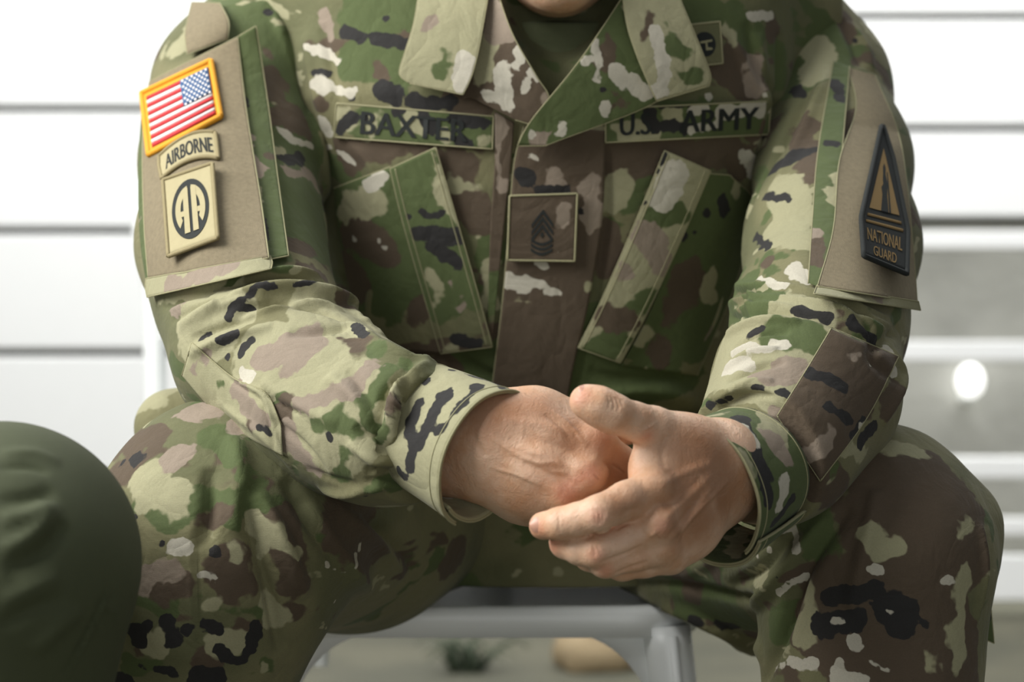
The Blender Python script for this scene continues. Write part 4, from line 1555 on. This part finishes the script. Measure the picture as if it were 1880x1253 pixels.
# ------------------------------------------------------------------ neighbour's leg
g = SDF((-.62, .98, .08), (-.16, 2.0, .70), .003)
g.chain([(-420, 1000, 1.80, 88), (-170, 1000, 1.48, 84), (2, 1022, 1.165, 71), (-8, 1060, 1.15, 71)], .03)
g.chain([(-8, 1060, 1.15, 70), (-20, 1260, 1.16, 62), (-30, 1500, 1.17, 60)], .03)
g.wchain([(-.308, 1.17, .38, 60), (-.31, 1.18, .12, 58)], .03)
V, Fq = g.mesh(); V = relax(V, Fq, 2); nb = newmesh('person', V, Fq, M_olive)
folds(nb, """
R4/16 0,955 50,948 85,925
R-3/14 0,920 60,915 100,900
R5/18 0,1015 50,990 85,955 92,920
R-4/16 10,1050 80,1010 120,960
R3/16 0,1110 60,1080 110,1060
R-3/14 0,1150 60,1120 120,1100
R2/14 0,835 60,832 110,850
R-2/10 0,860 50,858 90,868
R3/18 60,1200 110,1150 150,1120
R2/3 206,1070 190,1110 165,1165 120,1245
R-2.5/3 200,1070 184,1110 159,1165 114,1245
R1.5/3 186,1112 205,1122 216,1140
""")
tag(nb, 'second seated person at the left edge, only an olive green trouser knee showing', 'person')
# ------------------------------------------------------------------ white steel chairs
def tube(name, pts, r, mat, parent, n=12, flat=1.0, cnt=24):
    p = spline(pts, cnt) if len(pts) > 2 else resample(pts, 6)
    V = []; Fc = []
    for i in range(len(p)):
        d = p[min(i + 1, len(p) - 1)] - p[max(i - 1, 0)]; d /= np.linalg.norm(d)
        u = np.cross(d, (0, 0, 1) if abs(d[2]) < .9 else (0, 1, 0)); u /= np.linalg.norm(u); v = np.cross(d, u)
        rr = r[0] + (r[1] - r[0]) * i / (len(p) - 1) if isinstance(r, tuple) else r
        for j in range(n):
            a = 2 * math.pi * j / n; V.append(p[i] + rr * (math.cos(a) * u + flat * math.sin(a) * v))
    for i in range(len(p) - 1):
        for j in range(n): Fc.append((i * n + j, i * n + (j + 1) % n, (i + 1) * n + (j + 1) % n, (i + 1) * n + j))
    Fc.append(tuple(range(n))[::-1]); Fc.append(tuple((len(p) - 1) * n + j for j in range(n)))
    return newmesh(name, V, Fc, mat, parent)
def rounded_slab(name, hw, y0, y1, z0, z1, rad, m, parent, drop=0):
    pts = []
    for cx, cy, a0 in ((hw - rad, y1 - rad, 0), (-hw + rad, y1 - rad, 90), (-hw + rad, y0 + rad, 180), (hw - rad, y0 + rad, 270)):
        for k in range(9): a = math.radians(a0 + k * 90 / 8); pts.append((cx + rad * math.cos(a), cy + rad * math.sin(a)))
    V = []; n = len(pts); prof = [(.03, z1 - .004), (.008, z1), (.002, z1 - .002), (0, z1 - .007), (0, z0)]
    for ins, z in prof:
        for x, y in pts: s_ = 1 - ins / hw; V.append((x * s_, (y - (y0 + y1) / 2) * s_ + (y0 + y1) / 2, z))
    Fc = [(i * n + j, i * n + (j + 1) % n, (i + 1) * n + (j + 1) % n, (i + 1) * n + j) for i in range(len(prof) - 1) for j in range(n)]
    Fc = [f[::-1] for f in Fc]; Fc.append(tuple(range(n))); Fc.append(tuple(range((len(prof) - 1) * n, len(prof) * n))[::-1])
    return newmesh(name, V, Fc, m, parent)
def build_chair():
    """origin on the floor under the middle of the seat, front towards -y"""
    root = bpy.data.objects.new('metal_chair', None); COL.objects.link(root)
    rounded_slab('seat', .188, -.185, .19, .424, .449, .06, M_white, root)
    for sx in (-1, 1):
        for sy in (-1, 1):
            top = (sx * (.159 if sy < 0 else .182), sy * .165, .430); bot = (sx * (.205 if sy < 0 else .235), sy * .225, .0)
            l = tube('leg', [top, ((top[0] + bot[0]) / 2, (top[1] + bot[1]) / 2, .215), bot], (.021, .014), M_white, root, 12)
            tube('rib', [(top[0] + sx * .004, top[1] + sy * .021, .425), (bot[0], bot[1] + sy * .013, .01)], .004, M_white, l, 8)
            tube('foot', [(bot[0], bot[1], .012), (bot[0], bot[1], .0)], .017, plain('grey_rubber', (90, 90, 88)) if sx < 0 and sy < 0 else bpy.data.materials['grey_rubber'], l, 10)
    # curved braces under the seat rim, running into the legs
    for sy in (-1, 1):
        for sx in (-1, 1):
            V = []; N = 14; y = sy * .168
            # web between rim and leg: outer straight along leg, inner a quarter curve
            for k in range(N + 1):
                t = k / N; a = t * math.pi / 2; ix = .150 - .075 * (1 - math.sin(a)); iz = .426 - .085 * (1 - math.cos(a)) ; ox = .158 + .012 * (.426 - iz) / .1
                for yy in (y - .0015 + sy * (.43 - iz) * .16, y + .0015 + sy * (.43 - iz) * .16): V += [(sx * ix, yy, iz), (sx * ox, yy, iz)]
            Fc = []
            for k in range(N):
                a = 4 * k; b = a + 4
                Fc += [(a, a + 1, b + 1, b), (a + 2, b + 2, b + 3, a + 3), (a, b, b + 2, a + 2), (a + 1, a + 3, b + 3, b + 1)]
            newmesh('corner_web', V, Fc, M_white, root)
    bk_ = tube('back_frame', [(-.165, .17, .43), (-.172, .215, .60), (-.165, .245, .78), (-.12, .262, .85), (0, .268, .868), (.12, .262, .85), (.165, .245, .78), (.172, .215, .60), (.165, .17, .43)], .013, M_white, root, 12, 1, 60)
    V = []; N = 16
    for k in range(N + 1):
        t = k / N; z = .44 + .42 * t; y = .185 + .08 * math.sin(t * 1.5)
        for x in (-.035, .035):
            for dy in (-.001, .001): V.append((x, y + dy, z))
    Fc = []
    for k in range(N):
        a = 4 * k; b = a + 4; Fc += [(a, b, b + 2, a + 2), (a + 1, a + 3, b + 3, b + 1), (a, a + 1, b + 1, b), (a + 2, b + 2, b + 3, a + 3)]
    newmesh('back_slat', V, Fc, M_white, root)
    return root
def copy_tree(o, parent=None):
    c = o.copy(); COL.objects.link(c); c.parent = parent
    for ch in list(o.children): copy_tree(ch, c)
    return c
ch = build_chair(); ch.location = (-.033, 1.80, 0)
tag(ch, 'white painted steel chair the soldier in camouflage sits on, seen between his knees', 'chair')
# white steel bench behind the soldier
bn = bpy.data.objects.new('bench', None); COL.objects.link(bn); bn.location = (0.0, 2.5, 0)
tube('back_frame', [(-.450, .0, .43), (-.450, .01, .60), (-.456, .02, .74), (-.472, .03, .84), (-.455, .035, .915), (-.39, .035, .945), (0, .035, .955), (.39, .035, .945), (.440, .035, .915), (.452, .03, .84), (.440, .02, .74), (.436, .01, .60), (.436, .0, .43)], .0145, M_white, bn, 12, 1, 90)
for i in range(5): tube('back_slat', [(-.445, .018, .52 + i * .075), (0, .03, .52 + i * .075), (.436, .018, .52 + i * .075)], .018, M_white, bn, 10, .25)
v_, f_ = box_v(-.455, .442, -.40, .02, .425, .45); so = newmesh('seat', v_, f_, M_white, bn, False); bm_ = so.modifiers.new('bevel', 'BEVEL'); bm_.width = .01; bm_.segments = 3
for x_ in (-.435, .42):
    for y_ in (-.37, -.01): tube('leg', [(x_, y_, .43), (x_ * 1.02, y_, .2), (x_ * 1.04, y_, 0)], .014, M_white, bn)
tag(bn, 'white steel bench behind the soldier, its white corner post showing beside the flag sleeve', 'bench')
# small things far behind, out of focus
def blob(name, c, r, m, seed, rough=.25, n=26):
    V = []; Fc = []; q = random.Random(seed); ph = [(q.uniform(1, 4), q.uniform(0, 6), q.uniform(1, 4), q.uniform(0, 6)) for _ in range(5)]
    for i in range(n + 1):
        for j in range(n):
            a = math.pi * i / n; b = 2 * math.pi * j / n; x, y, z = math.sin(a) * math.cos(b), math.sin(a) * math.sin(b), math.cos(a)
            k = 1 + rough * sum(math.sin(f * x * 2 + g_) * math.cos(h_ * y * 2 + e + z) for f, g_, h_, e in ph) / 4
            V.append((c[0] + r[0] * x * k, c[1] + r[1] * y * k, max(0.0, c[2] + r[2] * z * k)))
    for i in range(n):
        for j in range(n): Fc.append((i * n + j, (i + 1) * n + j, (i + 1) * n + (j + 1) % n, i * n + (j + 1) % n))
    return newmesh(name, V, Fc, m)
st = blob('stone', (.175, 4.05, .03), (.085, .08, .07), plain('sandstone', (152, 134, 104), .9, .002, 60, .15), 3)
tag(st, 'tan rounded stone on the ground far behind, seen under the chair seat', 'stone')
M_leaf = plain('weed_leaf', (52, 64, 42), .7)
V = []; Fc = []
for i in range(26):
    a = random.uniform(0, 6.28); L = random.uniform(.05, .12); h_ = random.uniform(.02, .07); bx, by = -.09 + random.uniform(-.03, .03), 4.0 + random.uniform(-.03, .03); w_ = .008
    dx, dy = math.cos(a), math.sin(a); k = len(V)
    for t in (0, .35, .7, 1): 
        ww = w_ * (1 - t) + .001; z_ = h_ * math.sin(t * 2.4) + .001
        for s_ in (-1, 1): V.append((bx + dx * L * t - dy * ww * s_, by + dy * L * t + dx * ww * s_, z_))
        V.append((bx + dx * L * t, by + dy * L * t, z_ + .003))
    for q in range(3):
        b = k + q * 3; Fc += [(b, b + 3, b + 5, b + 2), (b + 2, b + 5, b + 4, b + 1), (b, b + 1, b + 4, b + 3)]
tag(newmesh('weed', V, Fc, M_leaf), 'dark green weed tuft on the ground far behind, seen under the chair seat', 'plant')
wl = bpy.data.objects.new('wall_lamp', None); COL.objects.link(wl); wl.location = (wx(1785, 5.4), 5.5, wz(700, 5.4))
me = blob('globe', (0, 0, 0), (.001,) * 3, M_white, 1); bpy.data.objects.remove(me)
def sph(name, c, r, m, parent, n=20):
    V = []; Fc = []
    for i in range(n + 1):
        for j in range(n): a = math.pi * i / n; b = 2 * math.pi * j / n; V.append((c[0] + r * math.sin(a) * math.cos(b), c[1] + r * math.sin(a) * math.sin(b), c[2] + r * 1.25 * math.cos(a)))
    for i in range(n):
        for j in range(n): Fc.append((i * n + j, (i + 1) * n + j, (i + 1) * n + (j + 1) % n, i * n + (j + 1) % n))
    return newmesh(name, V, Fc, m, parent)
tl = NT('lit_globe'); tl.b.inputs['Base Color'].default_value = (1, 1, 1, 1); tl.b.inputs['Emission Color'].default_value = (1, 1, .97, 1); tl.b.inputs['Emission Strength'].default_value = 1.5
sph('globe', (0, -.075, 0), .036, tl.m, wl)
tube('bracket', [(0, 0, -.05), (0, -.04, -.055), (0, -.075, -.045)], .012, M_white, wl)
tag(wl, 'small bright round lamp on the pale wall behind the open rails', 'lamp')
